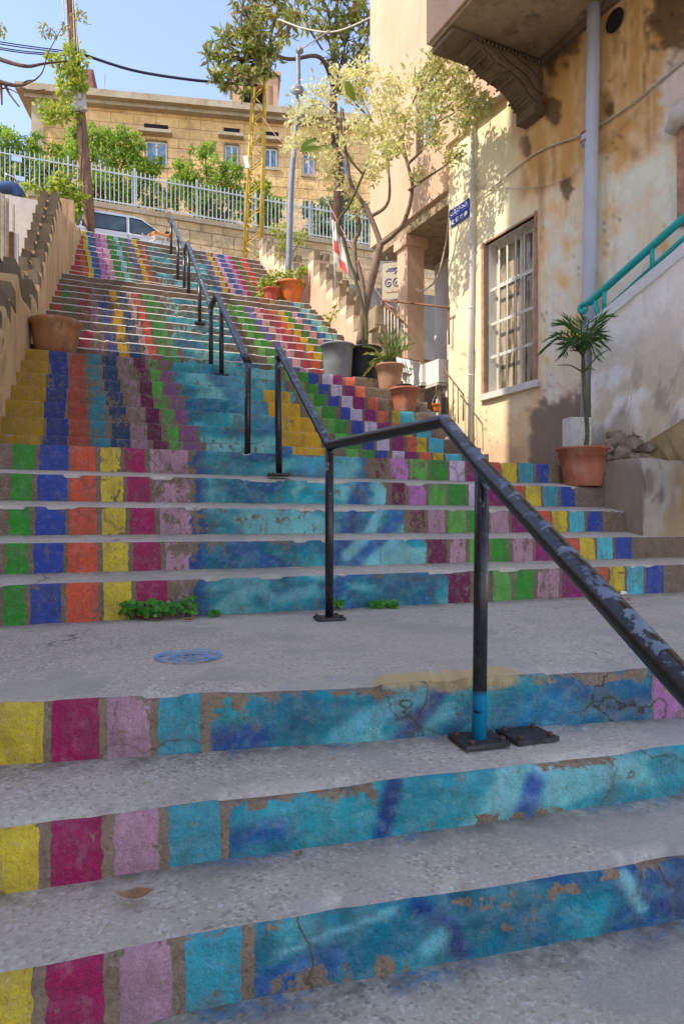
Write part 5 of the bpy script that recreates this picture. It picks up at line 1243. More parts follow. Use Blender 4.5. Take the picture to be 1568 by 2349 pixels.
cable('overhead_cable', 'thick black cable bundle sagging from the leaning pole to the mast', [PX(172, 118, 15), PX(300, 160, 15.2), PX(430, 182, 15.4), PX(540, 192, 15.6), PX(590, 195, 15.7)], .03, M['cable'])
mb = MB()
for k, (a, b) in enumerate(((95, 118), (100, 122), (108, 125), (112, 128))): mb.tube(curve([PX(-30, a-4, 14.6), PX(60, a+10, 14.8), PX(160, b, 15)], 6), .012, 5)
tag(mb.build('overhead_cable', M['cable'], None, PX(160, 122, 15)), 'bundle of thin dark wires from the left edge to the leaning pole', 'cable')
cable('overhead_cable', 'pale cable swooping between the tree top and the pink house', [PX(640, 45, 12.4), PX(700, 66, 12), PX(770, 72, 11.4), PX(860, 35, 10.6), PX(920, 0, 10.1), PX(960, -40, 9.9)], .014, M['cablew'])
cable('overhead_cable', 'pale loop of cable joining the lamp post head to the swooping wire', [PX(684, 116, 12.45), PX(710, 100, 12.2), PX(755, 70, 11.5)], .013, M['cablew'])
cable('wall_cable', 'pale cable running across the old house wall behind the thick drainpipe', [pipe_pt(1095, 458, -.02), pipe_pt(1140, 422, -.02), pipe_pt(1230, 350, -.02), pipe_pt(1330, 310, -.02), pipe_pt(1420, 258, -.02), pipe_pt(1500, 195, -.02), pipe_pt(1590, 120, -.02)], .009, M['cablew'])
cable('wall_cable', 'thin wire stretched lower across the old house wall to the drainpipe', [pipe_pt(1090, 428, -.02), pipe_pt(1200, 432, -.02), pipe_pt(1290, 412, -.02), pipe_pt(1370, 345, -.02), pipe_pt(1450, 260, -.02), pipe_pt(1590, 100, -.02)], .0035, M['cablew'])
cable('hanging_cable', 'loose pale cable dangling under the overhang beside the concrete column', [pipe_pt(1031, 480, -.04), PX(1022, 560, 9.0), PX(1000, 640, 9.2), PX(965, 668, 9.35), PX(955, 662, 9.4)], .014, M['cablew'])
cable('pink_cord', 'thin pink cord strung from the mast down past the tree to the column', [PX(590, 250, 15.6), PX(640, 320, 14), PX(700, 365, 12.5), PX(770, 500, 11), PX(830, 610, 10.4), PX(880, 690, 10.1), PX(915, 710, 9.9)], .006, M['pink'])
mb = MB(); limb(mb, [ST(15.0, 4.2, ZSTREET-.1), ST(15.0, 4.2, ZSTREET+.2)], .12, .12); 
tag(mb.build('bollard', M['cblock'], None, ST(15.0, 4.2, ZSTREET-.1)), 'short concrete stub at the foot of the yellow mast', 'bollard')

# ------------------------------------------------------------------ pots
def pot(root, c, rt, rb, h, mat, lip=.03, lipw=.018, soil=True, seg=32, band=True, name='pot', bowl=False):
    mb = MB(); c = Vector(c)
    if bowl: prof = [(.001, 0), (rb, 0), (rb+(rt-rb)*.45, h*.25), (rb+(rt-rb)*.85, h*.6), (rt*.97, h-lip*1.6)]
    else: prof = [(.001, 0), (rb, 0), (rb+.004, .006), (rb+(rt-rb)*.45, h*.45)]+([(rb+(rt-rb)*.74, h*.76), (rb+(rt-rb)*.74+.012, h*.765), (rt-.004, h-lip-.004)] if band else [(rt-.006, h-lip)])
    prof += [(rt+lipw*.9, h-lip*.9), (rt+lipw, h-lip*.4), (rt+lipw*.7, h), (rt-.006, h), (rt-.016, h-lip), (rt-.022, h-.05)]
    mb.lathe(c, prof, seg); o = mb.build(name, mat, root)
    if soil:
        mb = MB(); mb.lathe(c, [(rt-.02, h-.045), (rt*.5, h-.035), (.001, h-.03)], 20); mb.build('soil', M['soil'], root)
    return o
def seat(u, v, s, t=None): return None
def ztop(s): return Z_[max(i for i in range(4, 37) if S_[i] <= s)]
def zon(s):
    k = max(i for i in range(4, 37) if S_[i] <= s); nx_s = S_.get(k+1, s+1); return Z_[k]+RISE[k]*min(1, (s-S_[k])/(nx_s-S_[k]))+0.002
def at(u, s): t = t_at(u, s); p = ST(s, t, zon(s)); return p
p = at(128, 8.02); r_ = thing('planter_bowl', 'empty brown terracotta bowl planter against the left wall', 'planter', p); pot(r_, p, .25, .19, .37, M['terra2'], .05, .022, True, 40, False, bowl=True)
p = at(774, 7.98); r_ = thing('plant_pot', 'large grey plastic tub with a thin yellow-leaved sapling', 'plant pot', p); pot(r_, p, .20, .165, .42, M['greypot'], .03, .02, band=False)
mb = MB(); q = p+Vector((-.03, 0, .38)); tip = PX(760, 728, p.y-.02); limb(mb, [q, PX(757, 750, p.y), tip, PX(775, 690, p.y)], .006, .003, 5); mb.build('stem', M['stemg'], r_)
mb = MB()
for (u, v, n) in ((745, 748, 9), (758, 735, 8), (768, 722, 7), (775, 700, 6), (772, 680, 5), (752, 725, 4)): mb.leaves(cluster(PX(u, v, p.y-.02), .035, n), .07, .5, .3, RNG.uniform(.3, 1, n))
mb.build('foliage', M['l_vine'], r_, attr='tint')
p = at(836, 8.05); r_ = thing('plant_pot', 'large black plastic tub holding a dark stem with a few big leaves', 'plant pot', p); pot(r_, p, .21, .17, .43, M['blackpot'], .03, .02, band=False)
mb = MB(); q = p+Vector((.02, .02, .38)); ys = p.y
limb(mb, [q, PX(838, 735, ys), PX(815, 640, ys), PX(801, 600, ys), PX(790, 555, ys-.05), PX(776, 510, ys-.1), PX(800, 470, ys-.1), PX(830, 405, ys-.1), PX(850, 350, ys-.1), PX(868, 312, ys-.15), PX(850, 275, ys-.15), PX(815, 238, ys-.2)], .024, .010, 9)
limb(mb, [PX(832, 400, ys-.1), PX(800, 360, ys-.12), PX(783, 300, ys-.15), PX(782, 245, ys-.15)], .014, .008, 8); limb(mb, [PX(790, 330, ys-.13), PX(760, 333, ys-.15), PX(735, 335, ys-.2)], .009, .005, 6)
mb.build('stem', M['stemg'], r_)
mb = MB()
def bigleaf(a, b, w):
    a, b = Vector(a), Vector(b); d = (b-a); n_ = Vector((0, -1, .25)); s = d.cross(n_).normalized()*w; pts = []
    for f, ww in ((0, .08), (.2, .6), (.5, 1), (.8, .75), (1, .05)): pts.append((a+d*f+s*ww, a+d*f-s*ww, a+d*f+Vector((0, .015, -.01))))
    for i in range(4):
        l0, r0, m0 = pts[i]; l1, r1, m1 = pts[i+1]
        for q in ((l0, l1, m1, m0), (m0, m1, r1, r0)): mb.face([mb.vert(x, (.45, .45, .45, 1)) for x in q], 0, True)
bigleaf(PX(812, 232, ys-.2), PX(793, 185, ys-.3), .065); bigleaf(PX(735, 336, ys-.2), PX(687, 346, ys-.3), .05); bigleaf(PX(745, 333, ys-.2), PX(762, 340, ys-.25), .04); bigleaf(PX(722, 318, ys-.2), PX(690, 340, ys-.2), .05)
mb.build('leaf', M['l_cyc'], r_, attr='tint')
def frond(mb, a, b, sag, n, ll, w, tint, up=.1, mat=0, stem=.005):
    a, b = Vector(a), Vector(b); d = b-a; mid = a.lerp(b, .5)+Vector((0, 0, sag)); c = curve([a, mid, b], 8); mb.tube(c, stem, 5, 1)
    side = d.cross(Vector((0, 0, 1))).normalized() if abs(d.normalized().z) < .95 else Vector((1, 0, 0))
    P = []; Dd = []
    for i in range(n):
        f = .14+.86*i/(n-1); x = f*(len(c)-1); j = min(int(x), len(c)-2); q = c[j].lerp(c[j+1], x-j); tg = (c[j+1]-c[j]).normalized()
        for s in (-1, 1): P.append(q); Dd.append((side*s*(1.0-.25*f)+tg*(.55+.6*f)+Vector((0, 0, up+random.uniform(-.15, .1)))))
    Ls = [math.sin(math.pi*min(1, .18+.82*(i//2)/n))*.75+.25 for i in range(2*n)]
    for q, dd, l in zip(P, Dd, Ls): mb.leaves([q], ll*l, w, 0, [np.clip(tint+random.uniform(-.15, .15), 0, 1)], 0, .1, [dd])
p = at(893, 7.56); p.x += .0; r_ = thing('potted_cycad', 'bushy cycad with feathery fronds in a dusty terracotta pot', 'potted plant', p); pot(r_, p, .165, .125, .31, M['terra3'], .03, .018)
mb = MB(); random.seed(2); c0 = p+Vector((0, 0, .33)); y = p.y
for (u, v, sg, ti) in ((832, 795, .06, .55), (838, 812, .05, .85), (835, 860, .10, .9), (866, 775, .05, .4), (880, 757, .0, .25), (905, 755, 0, .3), (925, 775, .04, .5), (955, 785, .05, .7), (940, 800, .05, .6), (850, 830, .05, .3), (915, 770, .02, .2), (895, 765, 0, .5), (870, 830, .08, .2)):
    frond(mb, c0, PX(u, v, y+random.uniform(-.15, .12)), sg, 17, .10, .16, ti, .12)
mb.build('fronds', [M['l_cyc'], M['stemg']], r_, attr='tint')
p = at(928, 6.93); r_ = thing('plant_pot', 'terracotta pot with a small black pot and thin seedling set inside', 'plant pot', p); pot(r_, p, .158, .115, .27, M['terra'], .025, .02)
q = p+Vector((-.005, .02, .215)); pot(r_, q, .085, .07, .10, M['blackpot'], .015, .008, name='inner_pot')
mb = MB(); limb(mb, [q+Vector((0, 0, .07)), PX(938, 870, q.y), PX(930, 830, q.y), PX(928, 770, q.y)], .004, .002, 5); limb(mb, [q+Vector((0.01, 0, .07)), PX(930, 850, q.y), PX(905, 790, q.y)], .004, .002, 5); mb.build('stem', M['stemg'], r_)
mb = MB()
for (u, v) in ((930, 840), (938, 848), (927, 800), (929, 768), (924, 775), (935, 780), (912, 815), (905, 795), (930, 866), (936, 872), (940, 845)): mb.leaves(cluster(PX(u, v, q.y-.01), .02, 6), .045, .35, 0)
mb.build('foliage', M['l_weed'], r_, attr='tint')
# palm in the terracotta pot on the lower steps
ps = 4.60; p = at(1335, ps); p.z = Z_[7]+.012; r_ = thing('potted_palm', 'small palm with a thin ringed trunk in a terracotta pot by the wall', 'potted palm', p); pot(r_, p, .20, .155, .325, M['terra'], .022, .022)
mb = MB(); y = p.y; cr_ = PX(1337, 855, y)
pts = curve([p+Vector((.01, .0, .29)), PX(1346, 1000, y), PX(1341, 920, y), cr_]); pts2 = []; rad = []
for i in range(len(pts)-1):
    for j in range(3): pts2.append(pts[i].lerp(pts[i+1], j/3)); rad.append(.019*(1+(.22 if j == 0 else 0))*(1-.25*i/len(pts)))
pts2.append(pts[-1]); rad.append(.014); mb.tube(pts2, rad, 9)
mb.tube([cr_, PX(1336, 810, y)], [.02, .012], 8); mb.build('trunk', M['stemg'], r_)
mb = MB(); random.seed(12); top = PX(1336, 815, y)
for (u, v, sg, ti, dy) in ((1237, 808, .14, .1, .0), (1275, 742, .10, .45, .05), (1300, 728, .04, .4, .1), (1330, 735, .0, .55, .1), (1398, 722, .10, .5, -.1), (1375, 735, .06, .35, .1), (1385, 790, .10, .15, -.12), (1258, 775, .12, .15, -.1), (1290, 815, .10, .12, -.15), (1385, 770, .10, .2, .0), (1310, 790, .09, .1, -.25), (1365, 820, .12, .1, -.2), (1350, 735, .02, .3, 0)):
    frond(mb, top+Vector((0, 0, random.uniform(-.03, .03))), PX(u, v, y+dy), sg, 15, .155, .13, ti, -.12, stem=.006)
for (u, v) in ((1278, 838), (1398, 800), (1365, 850)): limb(mb, [cr_, cr_.lerp(PX(u, v, y-.05), .5)+Vector((0, 0, .03)), PX(u, v, y-.05)], .008, .003, 5)
for i in range(len(mb.m)-1, -1, -1): 
    if len(mb.f[i]) == 4 and mb.smooth[i]: mb.m[i] = 1
mb.build('fronds', [M['l_palm'], M['stemg']], r_, attr='tint')
mb = MB(); c = PX(1323, 990, p.y+.30); mb.slab((-.11, -.06, -.13), (.10, .06, .115), lambda a, b, d: c+Vector((a*.95-b*.3, a*.3+b, d+random.uniform(-.008, .008))))
tag(mb.build('foam_block', M['foam'], None, c-Vector((0, 0, .13))), 'chipped white block standing behind the palm pot', 'block')
# orange planter with trailing plant
p = at(667, 11.62); r_ = thing('flower_planter', 'bright orange round planter overflowing with small trailing leaves', 'planter', p); pot(r_, p, .245, .17, .40, M['orange'], .045, .025, band=False)
mb = MB(); random.seed(9)
for (u, v, r, n) in ((640, 632, 14, 90), (665, 628, 14, 80), (685, 625, 12, 60), (622, 640, 16, 110), (610, 660, 16, 160), (600, 680, 12, 120), (625, 664, 16, 150), (630, 684, 10, 70), (695, 618, 10, 40), (692, 650, 8, 24), (605, 650, 14, 80), (615, 680, 14, 90), (655, 645, 12, 30)): mb.leaves(cluster(PX(u, v, p.y-.16), r*p.y/FOC, n), .06, .7, .2, RNG.uniform(.1, 1, n))
mb.build('foliage', M['l_vine'], r_, attr='tint')
p2 = at(622, 11.5); r_ = thing('plant_pot', 'faded red pot hidden in trailing leaves left of the orange planter', 'plant pot', p2); pot(r_, p2, .13, .10, .22, M['redpot'])
# shrub growing over the wall by the lamp post
wb = PX(655, 600, 13.4); r_ = thing('wall_shrub', 'wispy light green creeper growing around the foot of the lamp post', 'shrub', wb)
mb = MB()
for (u, v, r, n) in ((640, 535, 18, 90), (665, 545, 20, 100), (690, 550, 16, 60), (650, 565, 16, 70), (625, 525, 12, 40), (700, 535, 10, 26), (655, 520, 12, 40), (640, 590, 10, 30)): mb.leaves(cluster(PX(u, v, 13.2), r*13.2/FOC, n), .07, .5, .1, RNG.uniform(.2, 1, n))
mb.build('foliage', M['l_vine'], r_, attr='tint'); mb = MB()
for (u, v) in ((640, 535), (665, 545), (690, 550), (625, 525), (700, 535)): limb(mb, [wb, wb.lerp(PX(u, v, 13.2), .5)+Vector((.05, 0, .05)), PX(u, v, 13.2)], .008, .003, 5)
mb.build('stem', M['barkd'], r_)

# ------------------------------------------------------------------ yard under the overhang: railing, sign, laundry, units
yr = YW(895, .0); rr = thing('yard_railing', 'rusty iron gate railing beside the concrete column', 'railing', PX(872, 790, 9.75))
mb = MB(); g0, g1 = PX(881, 692, 9.75), PX(930, 770, 9.2)
mb.tube([PX(875, 790, 9.75), PX(875, 690, 9.75)], .016, 6); mb.tube([PX(875, 690, 9.75), PX(950, 696, 9.0), PX(1031, 706, 8.55)], .014, 6); mb.tube([PX(877, 695, 9.75), PX(930, 745, 9.3)], .013, 6); mb.tube([PX(1029, 706, 8.6), PX(1029, 790, 8.6)], .012, 6)
mb.build('frame', M['rust'], rr)
mb = MB()
for i in range(7):
    f = i/6; u = 882+45*f; mb.tube([PX(u, 697+46*f, 9.72-.4*f), PX(u, 800, 9.72-.4*f)], .010, 5)
mb.build('bars', M['bar'], rr)
mb = MB()
for (u, v, w) in ((895, 745, .30), (905, 790, .34), (885, 712+40, .2)): mb.box(PX(u-20, v-15, 9.9), w, .3, .26, AS, jit=.015)
tag(mb.build('block_pier', M['cblock'], None, PX(880, 800, 9.9)), 'short pier of concrete blocks between the tree and the railing', 'pier')
yard = MB(); yard.slab((9.2, 3.95, 2.9), (9.9, 4.9, 3.06), lambda s, t, z: ST(s, t, z)); struct(yard.build('yard_terrain', M['cement']))
# hanging sign box
sc_ = PX(905, 647, 10.25); sx_ = Vector((.96, -.28, 0)); sy_ = Vector((.28, .96, 0)); wS, hS = .38, .57
sg = thing('sign_box', 'hanging shop sign box with blue emblem and curly blue letters behind the column', 'sign', sc_)
mb = MB(); mb.box(sc_, wS, .13, hS, ax=(sx_, sy_, Vector((0, 0, 1)))); mb.build('case', [M['white']], sg)
mb = MB(); mb.box(sc_-sy_*.068, wS-.02, .006, hS-.03, ax=(sx_, sy_, Vector((0, 0, 1)))); mb.build('panel', M['signbox'], sg)
mb = MB()
for a, b in (((-1, -1), (1, -1)), ((1, -1), (1, 1)), ((1, 1), (-1, 1)), ((-1, 1), (-1, -1))): mb.tube([sc_-sy_*.07+sx_*(a[0]*wS/2)+Vector((0, 0, a[1]*hS/2)), sc_-sy_*.07+sx_*(b[0]*wS/2)+Vector((0, 0, b[1]*hS/2))], .008, 4)
for a in (-.12, .12): mb.tube([sc_+sx_*a+Vector((0, 0, hS/2)), sc_+sx_*a+Vector((0, 0, zs_-.17-sc_.z))], .010, 6)
mb.build('frame', M['steel'], sg)
def SG(a, b): return sc_-sy_*.0735+sx_*a+Vector((0, 0, b))
mb = MB()
for b_, l0 in ((.175, -.09), (.155, -.11), (.135, -.13)): mb.poly([SG(l0, b_), SG(.03, b_), SG(.03, b_+.012), SG(l0+.01, b_+.012)])
for q in ([(-.03, .19), (.06, .19), (.085, .165), (.07, .13), (.03, .125), (.045, .145), (.05, .165), (.0, .175)], [(.03, .13), (.06, .13), (.02, .09), (.0, .10)]): mb.poly([SG(a, b) for a, b in q])
mb.build('emblem', M['signink'], sg)
mb = MB()
def glyph(cx, cz, sc):      # curly G drawn as a stroke
    P = [(.055, .05), (.03, .075), (-.02, .07), (-.05, .03), (-.055, -.02), (-.03, -.06), (.015, -.065), (.045, -.035), (.04, .0), (.01, .012), (-.012, -.01), (.0, -.03)]
    mb.tube(curve([SG(cx+a*sc, cz+b*sc) for a, b in P], 4), .0085*sc, 6)
glyph(-.085, -.03, .8); glyph(.035, -.03, .8)
mb.build('lettering', M['signink'], sg)
mb = MB(); mb.tube(curve([SG(-.12, -.17), SG(-.06, -.175), SG(-.01, -.17), SG(.06, -.175), SG(.13, -.17)]), .005, 5)
for a, h in ((-.12, .02), (-.02, .03), (.02, .016), (.05, .035), (.08, .018), (.12, .03)): mb.tube([SG(a, -.172), SG(a+.004, -.172+h)], .0045, 5)
mb.build('lettering', M['signred'], sg)
# blue street plates on the pier
def plate(name, label, u0, u1, vtop0, vtop1, hh, draw):
    p = -.012; y0, y1 = YW(u0, p), YW(u1, p); a, b = PX(u0, vtop0, y0), PX(u1, vtop1, y1); b.z = a.z; w = (b-a).length; ex_ = (b-a).normalized(); h = hh
    root = thing(name, label, 'sign', a-Vector((0, 0, h)), 'blue enamel street plates')
    nW = Vector((-WN[0], -WN[1], 0)); c = a+ex_*w/2-Vector((0, 0, h/2))
    mb = MB(); mb.box(c, w, .012, h, ax=(ex_, nW, Vector((0, 0, 1)))); mb.build('panel', M['signblue'], root)
    mb = MB(); draw(mb, lambda x, y: a+ex_*x*w-Vector((0, 0, h))+Vector((0, 0, 1))*y*h+nW*.009, h); mb.build('lettering', M['signwhite'], root)
STROKE = {'G': [[(.9, .8), (.6, 1), (.2, .9), (0, .5), (.2, .1), (.6, 0), (.95, .15), (.95, .45), (.55, .45)]], 'E': [[(1, 1), (0, 1), (0, 0), (1, 0)], [(0, .5), (.8, .5)]], '5': [[(.9, 1), (.1, 1), (.05, .55), (.6, .6), (.95, .3), (.6, 0), (.05, .05)]], '3': [[(.05, .95), (.6, 1), (.9, .75), (.45, .55), (.95, .3), (.6, 0), (.05, .05)]], '1': [[(.2, .8), (.55, 1), (.55, 0)]], '6': [[(.85, .95), (.3, .7), (.05, .3), (.4, 0), (.9, .25), (.55, .55), (.1, .4)]], 'U': [[(0, 1), (0, .3), (.4, 0), (.9, .3), (.9, 1)]], 'R': [[(0, 0), (0, 1), (.8, .9), (.8, .6), (0, .5), (.9, 0)]], 'C': [[(.9, .85), (.5, 1), (0, .6), (0, .35), (.5, 0), (.9, .15)]], '/': [[(.2, 0), (.8, 1)]]}
def latin(txt):
    def d(mb, f, h):
        n = len(txt)
        for i, ch in enumerate(txt):
            if ch in STROKE:
                for st in STROKE[ch]: mb.tube([f(.06+(i+.12+.68*x)*.88/n, .22+.56*y) for x, y in st], .0055, 5)
    return d
def arabic(mb, f, h):
    mb.tube(curve([f(.08, .42), f(.16, .30), f(.26, .40), f(.34, .36), f(.42, .40), f(.50, .34)], 4), .006, 5); mb.tube([f(.14, .42), f(.15, .70)], .0055, 5); mb.tube([f(.30, .40), f(.31, .78)], .0055, 5)
    mb.tube(curve([f(.58, .60), f(.62, .44), f(.70, .38), f(.76, .50), f(.70, .60)], 4), .006, 5); mb.tube(curve([f(.78, .38), f(.86, .36), f(.94, .52)], 4), .006, 5); mb.tube([f(.54, .4), f(.545, .8)], .0055, 5)
    for x, y in ((.22, .2), (.38, .2), (.66, .72), (.88, .7), (.44, .62)): mb.ball(f(x, y), .007, .007, .007, 6, 4)
plate('street_sign', 'upper blue enamel street plate with white script on the pier', 1031, 1075, 485, 455, .115, arabic)
plate('street_sign', 'lower blue enamel street plate with white letters and numbers on the pier', 1034, 1075, 506, 478, .09, latin('GE 53 11 6U'))
# laundry
yl = 9.4; p0, p1 = PX(903, 816, 9.6), PX(1030, 828, 9.0)
cable('clothesline', 'washing line strung across the yard with pegs', [p0, p0.lerp(p1, .5)-Vector((0, 0, .04)), p1], .006, M['rust'], 'clothesline')
def garment(name, label, u, w, h, mat, seedv):
    f = (u-903)/127; c = p0.lerp(p1, f); d = (p1-p0).normalized(); mb = MB(); ids = []; nu, nv = 10, 8; rr_ = random.Random(seedv)
    for j in range(nv+1):
        ids.append([])
        for i in range(nu+1):
            x = (i/nu-.5)*w*(1-.15*j/nv); z = -h*j/nv*(1-.25*abs(i/nu-.5)*rr_.uniform(.5, 1.4)); ids[-1].append(mb.vert(c+d*x+Vector((.02*math.sin(i*2.1+seedv)*j/nv, .03*math.cos(i*1.7)*j/nv, z-.04*math.sin(math.pi*f)))))
    for j in range(nv):
        for i in range(nu): mb.face((ids[j][i], ids[j][i+1], ids[j+1][i+1], ids[j+1][i]), 0, True)
    tag(mb.build(name, mat, None, c), label, 'laundry', 'washing on the line')
garment('garment', 'crumpled white shirt nearest the cycad on the washing line', 919, .16, .22, M['cloth'], 1)
garment('garment', 'wide white cloth second along the washing line', 940, .15, .20, M['cloth'], 2)
garment('garment', 'long beige garment in the middle of the washing line', 961, .12, .34, M['clothb'], 3)
garment('garment', 'short beige cloth right of the long beige garment', 982, .12, .16, M['clothb'], 4)
garment('garment', 'white cloth with blue edge near the right end of the line', 1000, .10, .20, M['cloth'], 5)
garment('garment', 'long white trousers last on the washing line', 1016, .09, .42, M['cloth'], 6)
def unit(label, u, v, y, w, h):
    c = PX(u, v, y); root = thing('air_conditioner', label, 'air conditioner', c-Vector((0, 0, h/2)))
    ax = (Vector((-WE[0], -WE[1], 0)), Vector((WN[0], WN[1], 0)), Vector((0, 0, 1)))
    mb = MB(); mb.box(c, w, .26, h, ax=ax); mb.build('casing', M['whiteplaster'], root)
    mb = MB(); mb.box(c-Vector((0, 0, h/2+.03)), w*1.05, .3, .03, ax=ax); mb.box(c-Vector((0, 0, h/2+.3)), .05, .05, .52, ax=ax); mb.build('bracket', M['bar'], root)
unit('cream cooling unit under the washing on the left', 958, 868, 9.5, .62, .24); unit('cream cooling unit with a paper notice on the right of the yard', 1005, 858, 9.15, .40, .30)
p = PX(999, 945, 8.55); r_ = thing('plant_pot', 'tiny orange hanging pot on a wire in the yard', 'plant pot', p); pot(r_, p, .055, .04, .10, M['orange'], .012, .006)
mb = MB(); mb.tube(curve([p+Vector((-.05, 0, .1)), p+Vector((0, 0, .22)), p+Vector((.05, 0, .1))]), .004, 5); mb.tube([p+Vector((0, 0, .22)), PX(1003, 828, 8.9)], .003, 4); mb.build('wire', M['bar'], r_)
mb = MB(); mb.tube([PX(1016, 845, 8.35), PX(1062, 905, 7.95)], .010, 5); mb.tube([PX(1062, 905, 7.95), PX(1062, 965, 7.95)], .010, 5)
for f in (.25, .5, .75): q = PX(1016, 845, 8.35).lerp(PX(1062, 905, 7.95), f); mb.tube([q, q-Vector((0, 0, .42))], .007, 5)
tag(mb.build('yard_railing', M['rust'], None, PX(1062, 965, 7.95)), 'thin sloping iron rail against the sunlit pier below the signs', 'railing')

# ------------------------------------------------------------------ left yard: plaster wall, planks, motorbike
mb = MB(); mb.slab((11.55, -3.4, 2.9), (11.73, -0.40, 5.55), lambda s, t, z: ST(s, t, z+(.06*math.sin(t*3) if z > 5 else 0)))
tag(mb.build('plaster_wall', M['whiteplaster'], None, ST(11.6, -1.5, 2.9)), 'stained cream plaster wall behind the stepped wall on the left', 'wall')
pf = thing('plank_fence', 'row of weathered upright planks at the left edge behind the stepped wall', 'fence', PX(12, 640, 8.9))
for (u, vt, w, mt) in ((-8, 440, .10, 'slat'), (6, 446, .06, 'slat'), (16, 455, .05, 'slat'), (25, 532, .075, 'wood'), (32, 470, .022, 'slat'), (41, 536, .03, 'white'), (55, 582, .07, 'wood')):
    y = 9.1+.006*u; a = PX(u, vt, y); mb = MB(); z0_ = 3.0; mb.box((a.x, a.y, (a.z+z0_)/2), w, .03, a.z-z0_, AS*.4)
    o = mb.build('plank', M[mt], pf)
    if mt == 'white':
        mb = MB(); mb.box((a.x-.018, a.y-.004, (a.z+z0_)/2), .010, .032, a.z-z0_, AS*.4); mb.build('painted_edge', M['bluepaint'], o)
mk = thing('motorbike', 'blue motorbike parked behind the plaster wall with only seat and mirrors showing', 'motorbike', ST(12.5, -1.2, 5.06))
def MK(x, y, z): return ST(12.5+y, -1.25+x, 5.06+z)
mb = MB()
limb(mb, [MK(-.75, 0, .55), MK(-.45, 0, .80), MK(-.1, 0, .80), MK(.15, 0, .92), MK(.38, 0, .98), MK(.5, 0, .85)], .10, .10, 10); mb.build('body', M['tarp'], mk)
mb = MB(); limb(mb, [MK(-.72, 0, .82), MK(-.4, 0, .92), MK(-.05, 0, .88)], .09, .08, 10); mb.build('saddle', M['rubber'], mk)
for x in (-.62, .72):
    mb = MB(); mb.tube([MK(x+.27*math.cos(a), 0, .31+.27*math.sin(a)) for a in [2*math.pi*i/20 for i in range(21)]], .055, 8); wv = mb.build('wheel', M['rubber'], mk)
    mb = MB()
    for i in range(6): a = i*math.pi/3; mb.tube([MK(x, 0, .31), MK(x+.24*math.cos(a), 0, .31+.24*math.sin(a))], .010, 5)
    mb.build('spokes', M['chrome'], wv)
mb = MB(); mb.tube(curve([MK(.30, -.32, 1.05), MK(.42, -.15, 1.08), MK(.44, 0, 1.02), MK(.42, .15, 1.08), MK(.30, .32, 1.05)]), .016, 8); mb.tube([MK(.44, 0, 1.02), MK(.72, 0, .31)], .025, 8); mb.build('handlebar', M['chrome'], mk)
for y in (-.26, .26):
    mb = MB(); mb.tube([MK(.40, y, 1.07), MK(.46, y*1.25, 1.28)], .007, 5); mb.box(MK(.46, y*1.3, 1.31), .15, .03, .08, AS); mb.build('mirror', M['chrome'], mk)

# ------------------------------------------------------------------ car on the street
cb = ST(16.75, t_at(290, 16.75), ZSTREET-.24); car = thing('parked_car', 'white three-door hatchback parked across the top of the stairs', 'car', cb)
cx, cy = Vector((CA, SA, 0)), Vector((-SA, CA, 0))
def KP(x, y, z): return cb+cx*x+cy*y+Vector((0, 0, z))
body = [(-1.85, .30), (-1.92, .55), (-1.88, .86), (-1.70, .92), (.62, .90), (1.55, .80), (1.86, .66), (1.9, .42), (1.84, .28)]
mb = MB(); bm = bmesh.new()
def loft(mb, secs):
    rows = [[mb.vert(p) for p in s] for s in secs]; n = len(rows[0])
    for a, b in zip(rows, rows[1:]):
        for i in range(n): j = (i+1) % n; mb.face((a[i], a[j], b[j], b[i]), 0)
    mb.face(rows[0][::-1]); mb.face(rows[-1])
loft(mb, [[KP(x*.985, y, .28+(z-.28)*f) for x, z in body] for y, f in ((-.80, .90), (-.815, .97), (-.76, 1.0), (.76, 1.0), (.815, .97), (.80, .90))])
roof = [(-1.72, .90), (-1.45, 1.34), (-1.2, 1.40), (.10, 1.38), (.28, 1.34), (1.0, .88)]
def cab(y, sh): return [KP(x*(1-.05*sh*(1 if z > 1 else 0)), y*(1-.17*((z-.9)/.5)), z) for x, z in roof]
loft(mb, [cab(-.78, 0), cab(.78, 0)])
mb.build('body', M['car'], car)
def sidey(z): return -.782*(1-.17*((z-.9)/.5))-.006
for nm, q in (('window', [(-.98, .95), (-.06, .95), (-.06, 1.31), (-.90, 1.31)]), ('window', [(.02, .95), (.80, .95), (.28, 1.30), (.02, 1.32)]), ('window', [(-1.52, .96), (-1.05, .95), (-.97, 1.30), (-1.30, 1.30)])):
    mb = MB(); mb.prism([KP(x, sidey(z), z) for x, z in q], cy*.004); wo = mb.build(nm, M['glass'], car)
    mb = MB(); pts = [KP(x, sidey(z)-.004, z) for x, z in q]
    for i in range(4): mb.tube([pts[i], pts[(i+1) % 4]], .010, 5)
    mb.build('seal', M['rubber'], wo)
mb = MB(); mb.prism([KP(.36, -.60, 1.315), KP(1.0, -.70, .905), KP(1.0, .70, .905), KP(.36, .60, 1.315)], Vector((.006, 0, .01))); mb.build('windscreen', M['glass'], car)
mb = MB()
for x in (-.02, 1.0): mb.box(KP(x, -.818, .62), .008, .006, .56, AS)
mb.build('door_seam', M['rubber'], car)
mb = MB(); mb.box(KP(.14, -.825, .80), .17, .03, .03, AS); mb.build('door_handle', M['rubber'], car)
mb = MB(); mb.box(KP(.82, -.86, .97), .08, .16, .13, AS); mb.box(KP(.80, -.79, .93), .05, .10, .04, AS); mb.build('mirror', M['rubber'], car)
